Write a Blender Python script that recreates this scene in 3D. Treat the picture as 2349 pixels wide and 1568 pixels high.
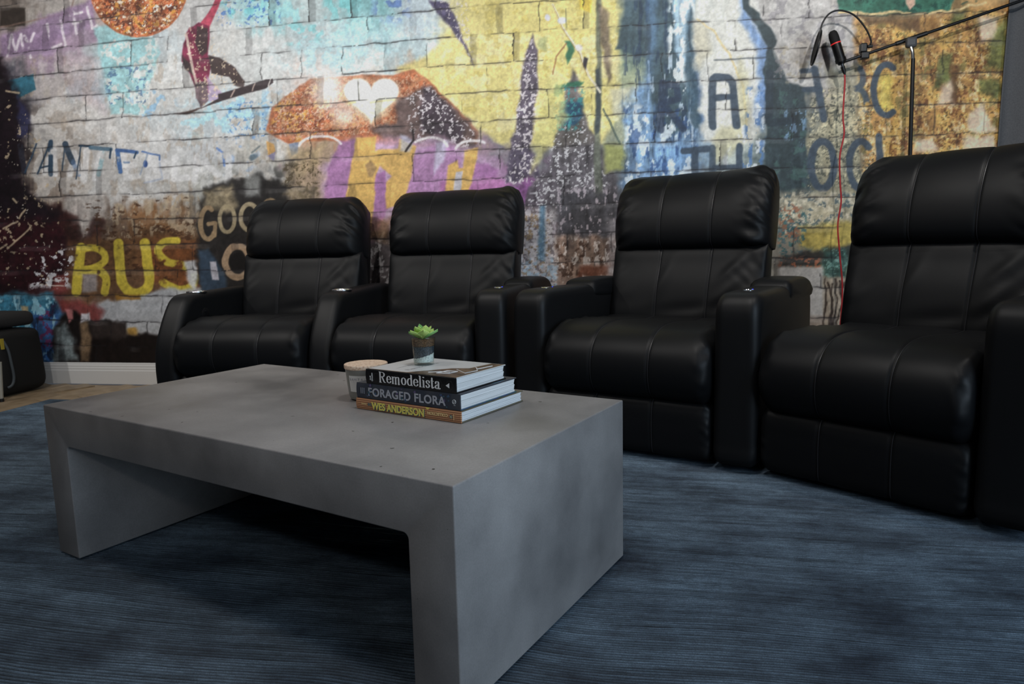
import bpy, bmesh, math, random
import numpy as np
from mathutils import Matrix, Vector

for o in list(bpy.data.objects):
    bpy.data.objects.remove(o)
scene = bpy.context.scene
COL = scene.collection
PI = math.pi

# ------------------------------------------------------------------ camera
CAM = np.array([0.0, 0.0, 0.82])
FPX, PITCH, ROLL, YAW = 1577.58, 0.134404, -0.0244121, math.radians(11)
_f = np.array([0, math.cos(PITCH), -math.sin(PITCH)]); _r = np.array([1.0, 0, 0]); _u = np.cross(_r, _f)
_c, _s = math.cos(ROLL), math.sin(ROLL)
_r, _u = _c * _r + _s * _u, -_s * _r + _c * _u
_RZ = np.array([[math.cos(YAW), -math.sin(YAW), 0], [math.sin(YAW), math.cos(YAW), 0], [0, 0, 1]])
CR, CU, CF = _RZ @ _r, _RZ @ _u, _RZ @ _f
cam_data = bpy.data.cameras.new('camera')
cam = bpy.data.objects.new('camera', cam_data); COL.objects.link(cam)
cam.matrix_world = Matrix(((CR[0], CU[0], -CF[0], CAM[0]), (CR[1], CU[1], -CF[1], CAM[1]), (CR[2], CU[2], -CF[2], CAM[2]), (0, 0, 0, 1)))
cam_data.sensor_width = 36.0
cam_data.lens = FPX * 36.0 / 2349.0
cam_data.clip_start = 0.02
cam_data.dof.use_dof = True
cam_data.dof.focus_distance = 1.62
cam_data.dof.aperture_fstop = 8.0
scene.camera = cam

# ------------------------------------------------------------------ world, lights, exposure
world = bpy.data.worlds.new('world'); scene.world = world
world.use_nodes = True
world.node_tree.nodes['Background'].inputs[0].default_value = (0.55, 0.72, 1.0, 1)
world.node_tree.nodes['Background'].inputs[1].default_value = 0.25
vs = scene.view_settings
vs.view_transform = 'Standard'; vs.look = 'None'; vs.gamma = 1.0; vs.use_curve_mapping = False
vs.exposure = 0.35

def area_light(name, loc, direction, sx, sy, power, color):
    d = bpy.data.lights.new(name, 'AREA'); d.shape = 'RECTANGLE'; d.size = sx; d.size_y = sy
    d.energy = power; d.color = color
    o = bpy.data.objects.new(name, d); COL.objects.link(o)
    o.location = loc; o.rotation_euler = Vector(direction).to_track_quat('-Z', 'Y').to_euler()
    return o

def spot_light(name, loc, target, power, color, angle=100, blend=0.8, size=0.05):
    d = bpy.data.lights.new(name, 'SPOT'); d.energy = power; d.color = color
    d.spot_size = math.radians(angle); d.spot_blend = blend; d.shadow_soft_size = size
    o = bpy.data.objects.new(name, d); COL.objects.link(o)
    o.location = loc; o.rotation_euler = (Vector(target) - Vector(loc)).to_track_quat('-Z', 'Y').to_euler()
    return o

# daylight through the big window in the right-hand wall
area_light('window_daylight', (2.86, -0.55, 1.45), (-1, 0.12, -0.1), 3.0, 1.9, 84, (0.66, 0.83, 1.0))
# recessed ceiling lamps washing the mural wall
for x, p in ((-4.0, 58), (-2.7, 56), (-1.3, 42), (0.0, 40), (1.2, 56)):
    spot_light('ceiling_lamp_or_fill', (x, 2.0, 2.62), (x, 3.96, 1.0), p, (1.0, 0.96, 0.91), 130, 0.9, 0.04)
# ceiling lamps over the table; last one is added fill from behind the camera
for x, y, p in ((-0.15, 1.55, 40), (-1.7, 1.4, 38), (-1.5, -1.3, 60)):
    spot_light('ceiling_lamp_or_fill', (x, y, 2.62), (x, y + (.25 if y > 0 else 1.6), 0.4), p, (1.0, 0.965, 0.93), 120, 0.9, 0.16)

# ------------------------------------------------------------------ helpers
def lin(c):
    c = np.asarray(c, float) / 255.0
    return np.where(c <= 0.04045, c / 12.92, ((c + 0.055) / 1.055) ** 2.4)

def rgba(c):
    l = lin(c); return (float(l[0]), float(l[1]), float(l[2]), 1.0)

def mat(name, col, rough=0.5, metal=0.0, spec=0.5, noise=None, bump=None, coat=0.0, emit=None, trans=0.0, ior=1.45):
    """noise = (scale, second colour, lo, hi); bump = (scale, strength, distance)"""
    m = bpy.data.materials.new(name); m.use_nodes = True
    nt = m.node_tree; b = nt.nodes['Principled BSDF']
    b.inputs['Base Color'].default_value = rgba(col)
    b.inputs['Roughness'].default_value = rough; b.inputs['Metallic'].default_value = metal
    b.inputs['Specular IOR Level'].default_value = spec
    b.inputs['Coat Weight'].default_value = coat
    b.inputs['Transmission Weight'].default_value = trans; b.inputs['IOR'].default_value = ior
    tc = nt.nodes.new('ShaderNodeTexCoord')
    if noise:
        n = nt.nodes.new('ShaderNodeTexNoise'); n.inputs['Scale'].default_value = noise[0]; n.inputs['Detail'].default_value = 6
        nt.links.new(tc.outputs['Object'], n.inputs['Vector'])
        r = nt.nodes.new('ShaderNodeValToRGB'); r.color_ramp.elements[0].position = noise[2]; r.color_ramp.elements[1].position = noise[3]
        r.color_ramp.elements[0].color = rgba(noise[1]); r.color_ramp.elements[1].color = rgba(col)
        nt.links.new(n.outputs['Fac'], r.inputs['Fac']); nt.links.new(r.outputs['Color'], b.inputs['Base Color'])
    if bump:
        n = nt.nodes.new('ShaderNodeTexNoise'); n.inputs['Scale'].default_value = bump[0]; n.inputs['Detail'].default_value = 3
        nt.links.new(tc.outputs['Object'], n.inputs['Vector'])
        bp = nt.nodes.new('ShaderNodeBump'); bp.inputs['Strength'].default_value = bump[1]; bp.inputs['Distance'].default_value = bump[2]
        nt.links.new(n.outputs['Fac'], bp.inputs['Height']); nt.links.new(bp.outputs['Normal'], b.inputs['Normal'])
    if emit:
        b.inputs['Emission Color'].default_value = rgba(emit[0]); b.inputs['Emission Strength'].default_value = emit[1]
    return m

def obj(name, verts, faces, material, parent=None, smooth=False, loc=None):
    me = bpy.data.meshes.new(name)
    me.from_pydata([tuple(map(float, v)) for v in verts], [], [tuple(f) for f in faces]); me.update()
    if material: me.materials.append(material)
    if smooth: me.polygons.foreach_set('use_smooth', [True] * len(me.polygons))
    o = bpy.data.objects.new(name, me); COL.objects.link(o)
    if parent: o.parent = parent
    if loc is not None: o.location = loc
    return o

def bm_obj(name, bm, material, parent=None, smooth=False):
    me = bpy.data.meshes.new(name); bmesh.ops.recalc_face_normals(bm, faces=bm.faces[:]); bm.to_mesh(me); bm.free()
    if material: me.materials.append(material)
    if smooth: me.polygons.foreach_set('use_smooth', [True] * len(me.polygons))
    o = bpy.data.objects.new(name, me); COL.objects.link(o)
    if parent: o.parent = parent
    return o

def tag(o, label=None, cat=None, group=None, kind=None):
    if label: o['label'] = label
    if cat: o['category'] = cat
    if group: o['group'] = group
    if kind: o['kind'] = kind
    return o

def thing(name, label, cat, loc=(0, 0, 0), rz=0.0, group=None):
    o = bpy.data.objects.new(name, None); COL.objects.link(o)
    o.empty_display_size = 0.1; o.location = loc; o.rotation_euler = (0, 0, rz)
    return tag(o, label, cat, group)

def box_geo(x0, x1, y0, y1, z0, z1):
    v = [(x0, y0, z0), (x1, y0, z0), (x1, y1, z0), (x0, y1, z0), (x0, y0, z1), (x1, y0, z1), (x1, y1, z1), (x0, y1, z1)]
    f = [(0, 3, 2, 1), (4, 5, 6, 7), (0, 1, 5, 4), (1, 2, 6, 5), (2, 3, 7, 6), (3, 0, 4, 7)]
    return v, f

def box(name, x0, x1, y0, y1, z0, z1, m, parent=None, bevel=0.0, segs=2):
    bm = bmesh.new(); v, f = box_geo(x0, x1, y0, y1, z0, z1)
    bv = [bm.verts.new(p) for p in v]
    for q in f: bm.faces.new([bv[i] for i in q])
    if bevel: bmesh.ops.bevel(bm, geom=bm.edges[:], offset=bevel, segments=segs, profile=0.5, affect='EDGES')
    return bm_obj(name, bm, m, parent, smooth=False)

def lathe(name, prof, m, parent=None, seg=40, loc=None, axis=None, smooth=True):
    """prof: list of (r, z), open or closed on the axis"""
    verts, faces = [], []
    n = len(prof)
    for r, z in prof:
        for k in range(seg):
            a = 2 * PI * k / seg; verts.append((r * math.cos(a), r * math.sin(a), z))
    for i in range(n - 1):
        for k in range(seg):
            k2 = (k + 1) % seg; faces.append((i * seg + k, i * seg + k2, (i + 1) * seg + k2, (i + 1) * seg + k))
    if prof[0][0] > 1e-6: faces.append(tuple(range(seg - 1, -1, -1)))
    if prof[-1][0] > 1e-6: faces.append(tuple((n - 1) * seg + k for k in range(seg)))
    if axis is not None:
        q = Vector(axis).to_track_quat('Z', 'Y'); verts = [q @ Vector(v) for v in verts]
    if loc is not None: verts = [Vector(v) + Vector(loc) for v in verts]
    o = obj(name, verts, faces, m, parent, smooth)
    if smooth: auto_smooth(o, 35)
    return o

def auto_smooth(o, ang=35):
    me = o.data
    me.polygons.foreach_set('use_smooth', [True] * len(me.polygons))
    me.set_sharp_from_angle(angle=math.radians(ang))

def tube(name, pts, r, m, parent=None, seg=8, closed=False, radii=None):
    pts = [Vector(p) for p in pts]; n = len(pts); verts, faces = [], []
    prev = None
    for i, p in enumerate(pts):
        a = pts[i - 1] if (i > 0 or closed) else p; b = pts[(i + 1) % n] if (i < n - 1 or closed) else p
        t = (b - a).normalized()
        if prev is None:
            nrm = t.orthogonal().normalized()
        else:
            nrm = (prev - t * prev.dot(t))
            nrm = nrm.normalized() if nrm.length > 1e-6 else t.orthogonal().normalized()
        prev = nrm; bn = t.cross(nrm)
        rr = radii[i] if radii else r
        for k in range(seg):
            an = 2 * PI * k / seg; verts.append(p + nrm * (math.cos(an) * rr) + bn * (math.sin(an) * rr))
    for i in range(n if closed else n - 1):
        j = (i + 1) % n
        for k in range(seg):
            k2 = (k + 1) % seg; faces.append((i * seg + k, i * seg + k2, j * seg + k2, j * seg + k))
    if not closed:
        faces.append(tuple(range(seg - 1, -1, -1))); faces.append(tuple((n - 1) * seg + k for k in range(seg)))
    o = obj(name, verts, faces, m, parent, True); auto_smooth(o, 50)
    return o

def smooth_path(pts, n=8, closed=False):
    P = [np.array(p, float) for p in pts]; N = len(P); out = []
    for i in range(N if closed else N - 1):
        p0 = P[i - 1] if (i > 0 or closed) else P[i]; p1 = P[i]; p2 = P[(i + 1) % N]
        p3 = P[(i + 2) % N] if (i < N - 2 or closed) else p2
        for k in range(n):
            t = k / n
            out.append(0.5 * ((2 * p1) + (-p0 + p2) * t + (2 * p0 - 5 * p1 + 4 * p2 - p3) * t * t + (-p0 + 3 * p1 - 3 * p2 + p3) * t ** 3))
    if not closed: out.append(P[-1])
    return out

# value noise on arrays -----------------------------------------------------
_tab = np.random.default_rng(7).random((256, 256))
def vnoise(x, y, seed=0):
    x = np.asarray(x) + seed * 37.17; y = np.asarray(y) + seed * 91.73
    xi = np.floor(x).astype(int); yi = np.floor(y).astype(int); fx = x - xi; fy = y - yi
    fx = fx * fx * (3 - 2 * fx); fy = fy * fy * (3 - 2 * fy)
    a = _tab[xi & 255, yi & 255]; b = _tab[(xi + 1) & 255, yi & 255]; c = _tab[xi & 255, (yi + 1) & 255]; d = _tab[(xi + 1) & 255, (yi + 1) & 255]
    return (a * (1 - fx) + b * fx) * (1 - fy) + (c * (1 - fx) + d * fx) * fy

def fbm(x, y, seed=0, oct=4, gain=0.5):
    t = 0; amp = 1; tot = 0
    for i in range(oct):
        t = t + amp * vnoise(x * 2 ** i, y * 2 ** i, seed + i * 3); tot += amp; amp *= gain
    return t / tot

def sstep(a, b, x):
    t = np.clip((x - a) / (b - a), 0, 1); return t * t * (3 - 2 * t)

# ------------------------------------------------------------------ the mural, painted on the wall sheet
WALL_Y = 3.96
def image_coords(x, z):
    """wall metres -> image pixel coordinates, projected through the camera"""
    P = np.stack([x, np.full_like(x, WALL_Y), z], -1) - CAM
    d = P @ CF
    return 1174.5 + FPX * (P @ CR) / d, 784.0 - FPX * (P @ CU) / d

class Mural:
    def __init__(self, x, z):
        self.X, self.Y = image_coords(x, z)  # mural is laid out in image pixels seen through the camera
        X, Y = self.X, self.Y
        self.n40 = fbm(X / 60, Y / 60, 1); self.n15 = fbm(X / 18, Y / 18, 2); self.n6 = fbm(X / 7, Y / 7, 3, 3)
        self.st = fbm(X / 9, Y / 70, 4, 3); self.hs = fbm(X / 70, Y / 9, 12, 3)
        self.wx = (fbm(X / 22, Y / 22, 5, 3) - 0.5); self.wy = (fbm(X / 22, Y / 22, 6, 3) - 0.5)
        self.C = np.zeros((len(X), 3))
    def near(self, pts, pad):
        p = np.array(pts, float)
        return np.nonzero((self.X > p[:, 0].min() - pad) & (self.X < p[:, 0].max() + pad) & (self.Y > p[:, 1].min() - pad) & (self.Y < p[:, 1].max() + pad))[0]
    def xy(self, i, warp):
        return self.X[i] + self.wx[i] * warp * 2, self.Y[i] + self.wy[i] * warp * 2
    def dist_line(self, x, y, pts, closed=False):
        d = np.full(x.shape, 1e9); p = list(pts) + ([pts[0]] if closed else [])
        for (ax, ay), (bx, by) in zip(p[:-1], p[1:]):
            vx, vy = bx - ax, by - ay; l2 = vx * vx + vy * vy + 1e-9
            t = np.clip(((x - ax) * vx + (y - ay) * vy) / l2, 0, 1)
            d = np.minimum(d, np.hypot(x - ax - t * vx, y - ay - t * vy))
        return d
    def inside(self, x, y, pts):
        r = np.zeros(x.shape, bool); n = len(pts)
        for i in range(n):
            ax, ay = pts[i]; bx, by = pts[i - 1]
            if ay == by: continue
            c = ((ay > y) != (by > y)) & (x < (bx - ax) * (y - ay) / (by - ay) + ax); r ^= c
        return r
    def pmask(self, pts, soft=3, warp=4):
        i = self.near(pts, soft + warp * 1.2 + 2)
        if len(i) == 0: return i, np.zeros(0)
        x, y = self.xy(i, warp); d = self.dist_line(x, y, pts, True)
        d = np.where(self.inside(x, y, pts), -d, d)
        return i, sstep(soft, -soft, d)
    def lay(self, i, m, col):
        col = np.asarray(col, float)
        self.C[i] += (col - self.C[i]) * m[:, None]
    def tone(self, i, col, amt, streak=0.0):
        f = 1 + amt * (self.n15[i] - 0.5) * 2 + amt * 0.8 * (self.n6[i] - 0.5) * 2 + streak * (self.st[i] - 0.5) * 2
        return np.asarray(col, float)[None] * f[:, None]
    def poly(self, pts, col, soft=3, warp=4, a=1.0, tex=0.12, streak=0.0, thr=None):
        i, m = self.pmask(pts, soft, warp)
        if len(i) == 0: return
        if thr is not None: m = m * sstep(thr, thr + 0.08, self.n15[i])
        self.lay(i, m * a, self.tone(i, col, tex, streak))
    def blob(self, cx, cy, rx, ry, col, a=1.0, warp=14, soft=0.5, tex=0.12, thr=None, src=None):
        i = self.near([(cx - rx, cy - ry), (cx + rx, cy + ry)], 0.5 * max(rx, ry) + warp)
        if len(i) == 0: return
        x, y = self.xy(i, warp); r = np.hypot((x - cx) / rx, (y - cy) / ry)
        m = sstep(1 + soft * 0.4, 1 - soft, r)
        if thr is not None: m = m * sstep(thr, thr + 0.09, (self.n15 if src is None else src)[i])
        self.lay(i, m * a, self.tone(i, col, tex))
    def line(self, pts, w, col, a=1.0, warp=1.5, soft=1.4, tex=0.1, wear=None):
        i = self.near(pts, w + warp * 1.5 + 4)
        if len(i) == 0: return
        x, y = self.xy(i, warp); m = sstep(w / 2 + soft, w / 2 - soft, self.dist_line(x, y, pts))
        if wear: m = m * sstep(wear - 0.1, wear + 0.1, self.n15[i])
        self.lay(i, m * a, self.tone(i, col, tex))
    def speck(self, pts, col, scale, thr, a=1.0, seed=20, soft=6, sx=1.0, sy=1.0, warp=6):
        i, m = self.pmask(pts, soft, warp)
        if len(i) == 0: return
        scale = scale * (.62 if scale <= 14 else .8); n = fbm(self.X[i] / (scale * sx), self.Y[i] / (scale * sy), seed, 4, .6)
        self.lay(i, m * a * sstep(thr, thr + 0.06, n), self.tone(i, col, 0.1))

def arc(cx, cy, rx, ry, a0, a1, n=18):
    return [(cx + rx * math.cos(math.radians(a0 + (a1 - a0) * k / n)), cy - ry * math.sin(math.radians(a0 + (a1 - a0) * k / n))) for k in range(n + 1)]
def rect(x0, y0, x1, y1): return [(x0, y0), (x1, y0), (x1, y1), (x0, y1)]

def paint_mural(x, z):
    M = Mural(x, z); X, Y, C = M.X, M.Y, M.C
    # broad colour layout of the print
    GX = np.arange(0, 2401, 120.0); GY = np.array([30, 110, 190, 270, 350, 430, 510, 590, 670, 750, 830.0])
    G = '''5f554e96908c aa9896b4b2b0 b2b2b2 96bec3 afbec0 82b9be afbec6 cdc38c d6c876 cdc373 6e7869 6e96af cdcdc8 b4b4b4 aaa5a0 3c6450 96784b be965f 786e50
8c7d82 8c788c 96afb4 aab4b9 b6b6b4 b9bcbc afc3c8 a5c6cd b9cdd2 cdc8a0 d7cb78 cdc878 64786e 466482 cdcdc6 787d7d a59b91 8c6941 aa7d41 967846 786440
3c3c46 a59e9e 96aab2 b2b2b0 b6b6b4 b9bebe c8beb9 dce1dc be9678 d7cb82 c3b982 beb96e 96a082 3c5578 cdcabe 465055 aaa096 a58246 aa783c 826e3c 786440
14 0f14 a09891 a8a5a2 afb4b6 aab6bc b4bec0 b46e46 beb9b4 6e5f55 beb482 b4aa78 aaaa6e 969b82 46648c bebcaa 41505a aaa082 af8c46 a57341 a58250 786440
160f12 827a73 a5a2a0 acacac b2b4b6 afaca5 a58c78 be9b8c b48caa 967d8c 787880 787878 788070 6e8caa aab4af 3c4b50 968c6e a07d4b aa8c73 c8b4a0 786440
190c0c 82766c a2a09e a5a3a0 969691 50504e aa8ca0 b496a0 af82a5 a07896 785078 696970 5a6068 64707a 506068 4b5a5a 787460 82785a aa8c73 c8b4a0 786440
1c0a0a 2d1916 5a4b41 785537 5a4b3c 50463c aa8c6e 6e5a50 787880 787880 8c8c91 5a5558 64605f 5a6068 646660 828270 969064 82785a 8c7864 a08c78 786440
2d0f0f 463230 4b3723 553219 3c2d23 3c3228 787070 787073 787880 8c8c91 969196 826e62 8c8482 78787a 787870 78736a 6e6e50 82785a 8c7864 a08c78 786440
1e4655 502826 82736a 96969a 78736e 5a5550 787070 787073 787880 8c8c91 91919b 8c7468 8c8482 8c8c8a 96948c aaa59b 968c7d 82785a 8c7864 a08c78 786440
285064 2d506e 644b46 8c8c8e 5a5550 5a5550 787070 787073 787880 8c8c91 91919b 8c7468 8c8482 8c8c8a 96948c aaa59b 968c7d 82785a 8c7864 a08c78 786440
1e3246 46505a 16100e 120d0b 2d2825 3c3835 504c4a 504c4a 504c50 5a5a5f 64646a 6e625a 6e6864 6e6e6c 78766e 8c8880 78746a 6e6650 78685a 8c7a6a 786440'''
    rows = []
    for r in G.split('\n'):
        h = r.replace(' ', ''); rows.append([[int(h[k * 6 + j * 2:k * 6 + j * 2 + 2], 16) for j in range(3)] for k in range(21)])
    G = np.array(rows, float)
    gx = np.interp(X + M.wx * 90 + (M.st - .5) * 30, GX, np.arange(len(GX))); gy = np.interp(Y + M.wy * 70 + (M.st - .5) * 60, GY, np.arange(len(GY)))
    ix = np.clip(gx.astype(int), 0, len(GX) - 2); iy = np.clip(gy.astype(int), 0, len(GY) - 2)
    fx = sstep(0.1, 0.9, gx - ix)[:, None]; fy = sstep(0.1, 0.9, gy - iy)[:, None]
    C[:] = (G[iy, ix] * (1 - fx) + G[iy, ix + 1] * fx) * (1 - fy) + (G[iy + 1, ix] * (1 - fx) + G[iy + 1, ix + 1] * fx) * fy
    C *= (1 + 0.14 * (M.n15 - .5) + 0.12 * (M.n6 - .5) + 0.10 * (M.st - .5))[:, None]

    M.speck([(60, 130), (480, 130), (700, 250), (660, 450), (80, 450)], (150, 134, 118), 40, .60, .45, 101, sx=.6, sy=1.6); M.speck([(60, 130), (640, 130), (700, 250), (660, 450), (80, 450)], (192, 192, 192), 46, .52, .5, 102)
    M.speck([(380, 60), (1000, 60), (900, 170), (640, 250), (380, 260)], (190, 193, 193), 46, .5, .5, 103)
    # ---- left: pale bricks, purple band and hand lettering
    M.poly(rect(0, 18, 58, 60), (48, 41, 37), 3, 2); M.line([(0, 62), (160, 30), (215, -170)], 4, (120, 95, 85), 0.6)
    M.poly([(18, 78), (110, 38), (215, -6), (222, 95), (150, 122), (0, 130), (0, 86)], (128, 104, 138), 6, 5, 0.8, 0.15)
    M.poly([(120, 100), (215, 60), (240, 260), (170, 225), (140, 160)], (160, 140, 148), 14, 12, 0.45)
    W = (205, 200, 205)
    for p in ([(16, 128), (27, 80), (36, 118), (48, 78), (55, 130)], [(56, 82), (66, 104), (78, 76)], [(66, 104), (70, 132)], [(108, 56), (120, 110), (140, 102)],
              [(139, 42), (150, 106)], [(168, 28), (176, 78)], [(160, 34), (188, 28)], [(168, 54), (186, 48)], [(200, 16), (212, 66), (222, 60)]):
        M.line(p, 6, W, 0.75, 2, 2, wear=0.4)
    M.poly([(14, 186), (44, 178), (76, 168), (83, 206), (40, 227), (18, 212)], (42, 92, 112), 2, 2, 1, 0.15)
    M.poly([(216, 66), (236, 60), (352, 88), (368, 120), (345, 196), (335, 262), (254, 262), (238, 168)], (132, 184, 190), 4, 5, 0.8, 0.14)
    M.speck([(228, 80), (360, 90), (350, 262), (250, 262)], (198, 198, 196), 20, 0.55, 0.8, 21)
    M.speck([(240, 150), (350, 150), (345, 235), (250, 240)], (62, 92, 132), 14, 0.58, 0.7, 22)
    # rust disc
    i, m = M.pmask(arc(318, -28, 112, 114, 0, 360, 40), 2, 1.5)
    M.lay(i, m, M.tone(i, (158, 82, 48), 0.45))
    ring = arc(318, -28, 108, 110, 0, 360, 30)
    M.speck(ring, (198, 138, 58), 16, 0.56, 0.9, 23); M.speck(ring, (84, 44, 36), 18, 0.58, 0.85, 24); M.speck(ring, (222, 206, 188), 11, 0.62, 0.95, 25)
    M.speck(ring, (206, 160, 120), 7, .58, .6, 104); M.speck(ring, (70, 36, 28), 7, .62, .7, 105)
    # teal and blue stains along the top
    for cx, cy, rx, ry, c, t in ((560, 8, 60, 34, (96, 178, 188), .45), (650, 36, 60, 40, (140, 196, 202), .48), (785, 20, 46, 60, (112, 188, 192), .44), (900, 14, 46, 52, (86, 116, 176), .42), (820, 62, 100, 40, (160, 204, 210), .42),
                                 (760, 130, 140, 40, (170, 204, 212), .42), (560, 250, 90, 55, (140, 182, 204), .52), (470, 270, 90, 40, (150, 192, 204), .5), (640, 260, 50, 50, (120, 160, 196), .55), (545, 345, 60, 60, (140, 160, 186), .58), (350, 240, 60, 40, (120, 160, 190), .56), (690, 80, 60, 30, (120, 190, 196), .52)):
        M.blob(cx, cy, rx, ry, c, 0.85, 20, 0.6, thr=t)
    M.speck(rect(500, 0, 640, 60), (66, 110, 178), 12, 0.6, 0.8, 26); M.speck(rect(520, 230, 700, 320), (70, 120, 178), 11, 0.61, 0.7, 27)
    # snowboarder
    dk = (58, 40, 44)
    M.poly([(496, -6), (510, -4), (482, 62), (472, 74), (455, 60), (478, 30)], (168, 62, 84), 2, 2, 1, 0.25)
    M.poly([(434, 64), (456, 52), (482, 62), (480, 92), (476, 124), (486, 150), (478, 182), (480, 214), (452, 214), (432, 162), (416, 140), (420, 100)], (112, 34, 62), 2, 3, 1, 0.3)
    M.poly([(452, 60), (478, 66), (474, 118), (462, 128), (448, 100)], dk, 2, 3); M.poly([(416, 128), (440, 150), (446, 176), (424, 156)], dk, 2, 3)
    M.poly([(478, 126), (504, 132), (540, 156), (562, 186), (558, 202), (538, 196), (524, 176), (486, 168)], (64, 50, 50), 2, 2)
    M.poly([(446, 190), (474, 186), (478, 232), (462, 246), (448, 226)], (104, 86, 92), 2, 3, 1, 0.3)
    M.poly([(474, 172), (496, 200), (516, 222), (500, 234), (478, 234)], (160, 136, 168), 2, 3, 0.8)
    M.speck([(436, 60), (480, 60), (560, 190), (470, 246), (420, 140)], (206, 186, 158), 9, 0.63, 0.8, 28); M.line([(427, 80), (440, 150), (450, 190)], 6, (206, 192, 176), .8)
    M.poly([(500, 216), (560, 198), (610, 182), (626, 180), (627, 190), (610, 203), (560, 216), (508, 232), (462, 248), (500, 226)], (52, 42, 46), 1.5, 1)
    M.line([(530, 222), (538, 206)], 3, (160, 140, 130)); M.line([(578, 208), (584, 192)], 2.5, (170, 150, 140)); M.line([(616, 198), (620, 182)], 2.5, (190, 185, 180))
    M.poly([(396, 262), (446, 250), (470, 244), (430, 262)], (70, 48, 44), 2, 2)
    # ---- centre: roof shape, heart and glow
    M.poly([(1062, -170), (1420, -170), (1420, 250), (1380, 330), (1180, 340), (1100, 300), (1000, 205), (905, 160), (1000, 118), (1010, 84), (1056, 60)], (212, 198, 122), 10, 10, 0.9, 0.07, 0.06)
    M.speck(rect(1010, 80, 1420, 300), (228, 218, 168), 30, 0.52, 0.5, 29); M.speck(rect(1060, 0, 1420, 260), (186, 168, 84), 26, 0.6, 0.5, 30)
    M.poly([(984, 0), (1030, 4), (1046, 40), (1062, 90), (1080, 132), (1086, 150), (1070, 120), (1040, 70), (1006, 36)], (72, 66, 98), 4, 6, 0.95, 0.3)
    M.speck([(1000, 0), (1070, 0), (1090, 150), (1060, 110)], (206, 198, 200), 9, 0.6, 0.7, 31)
    M.poly([(612, 300), (622, 246), (668, 212), (712, 180), (790, 174), (910, 170), (950, 160), (990, 190), (1062, 262), (1096, 300), (1094, 330), (990, 336), (880, 332), (700, 322), (660, 330)], (170, 96, 62), 3, 4, 0.96, 0.3)
    M.speck([(620, 300), (630, 240), (720, 180), (840, 180), (820, 310), (660, 326)], (206, 150, 66), 16, 0.55, 0.85, 32)
    M.speck([(620, 300), (650, 220), (720, 180), (840, 180), (820, 310), (660, 320)], (216, 190, 178), 9, 0.6, 0.6, 33); M.speck([(630, 250), (720, 186), (830, 200), (800, 306), (650, 310)], (104, 52, 42), 12, 0.62, 0.8, 34)
    rf = [(618, 300), (630, 240), (720, 182), (900, 176), (960, 170), (1000, 215), (900, 300), (700, 320)]
    M.speck(rf, (206, 170, 140), 7, .57, .6, 106); M.speck(rf, (112, 62, 44), 7, .6, .65, 107); M.speck(rf, (190, 140, 100), 22, .55, .5, 108)
    M.poly([(905, 228), (985, 196), (1062, 264), (1096, 302), (1092, 338), (1000, 336), (880, 318), (846, 292), (905, 280)], (92, 78, 78), 8, 8, 0.92, 0.25)
    M.poly([(970, 200), (1000, 210), (1070, 290), (1050, 330), (960, 300)], (58, 50, 62), 9, 9, 0.8, 0.3)
    M.speck([(930, 215), (990, 200), (1092, 305), (1080, 338), (940, 320)], (206, 198, 202), 9, 0.57, 0.85, 35)
    M.blob(752, 204, 46, 56, (232, 224, 220), 0.95, 8, 0.9, 0.03); M.blob(790, 262, 34, 30, (226, 214, 206), 0.7, 8, 0.9, 0.03)
    heart = []
    for k in range(60):
        t = 2 * PI * k / 60
        heart.append((852 + 3.92 * 16 * math.sin(t) ** 3, 222 - 3.5 * (13 * math.cos(t) - 5 * math.cos(2 * t) - 2 * math.cos(3 * t) - math.cos(4 * t))))
    i, m = M.pmask(heart, 14, 0); M.lay(i, m * 0.5, np.array([[236., 232, 214]]))
    M.poly(heart, (238, 240, 230), 3, 0, 0.97, 0.02)
    M.poly([(800, 236), (852, 230), (905, 232), (885, 262), (855, 284), (825, 262)], (226, 222, 190), 12, 6, 0.6, 0.03)
    M.line([(800, 236), (815, 235)], 4, (220, 205, 130), .8); M.line([(850, 234), (905, 229)], 4, (222, 208, 140), .8)
    # ---- purple and orange lettering
    pur, org = (160, 108, 160), (204, 162, 84)
    M.poly([(720, 480), (740, 380), (800, 318), (1010, 320), (1140, 370), (1160, 410), (1200, 440), (1200, 560), (720, 560)], (178, 146, 180), 14, 12, 0.8, 0.12, 0.1)
    M.poly([(780, 322), (818, 322), (800, 450), (742, 470), (752, 390)], pur, 4, 4, 0.85); M.poly([(860, 398), (884, 396), (892, 470), (856, 560), (838, 560)], pur, 3, 3, 0.95)
    M.poly([(950, 350), (1020, 330), (1062, 350), (1060, 400), (1020, 440), (930, 450), (922, 420)], pur, 8, 8, 0.6); M.poly([(1012, 420), (1140, 400), (1190, 440), (1190, 470), (1010, 470)], (168, 104, 158), 8, 6, 0.9)
    M.poly([(1076, 372), (1120, 376), (1143, 392), (1138, 408), (1080, 406)], pur, 5, 4, 0.95); M.poly([(1160, 430), (1235, 410), (1232, 470), (1200, 520), (1180, 520)], (126, 76, 130), 10, 9, 0.9, 0.3)
    M.poly([(818, 316), (862, 312), (860, 345), (880, 350), (862, 405), (858, 480), (846, 545), (790, 545), (776, 470), (794, 452)], org, 3, 3, 0.97, 0.1)
    M.poly([(838, 378), (850, 368), (864, 384), (856, 406), (846, 404)], (150, 120, 82), 3, 2, .9)
    M.poly([(864, 344), (912, 340), (916, 320), (954, 334), (944, 400), (926, 470), (886, 478), (884, 420), (900, 404), (870, 380)], org, 3, 3, 0.95, 0.1)
    M.poly([(876, 396), (884, 390), (886, 440), (866, 452)], pur, 2, 2, 1)
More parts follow.
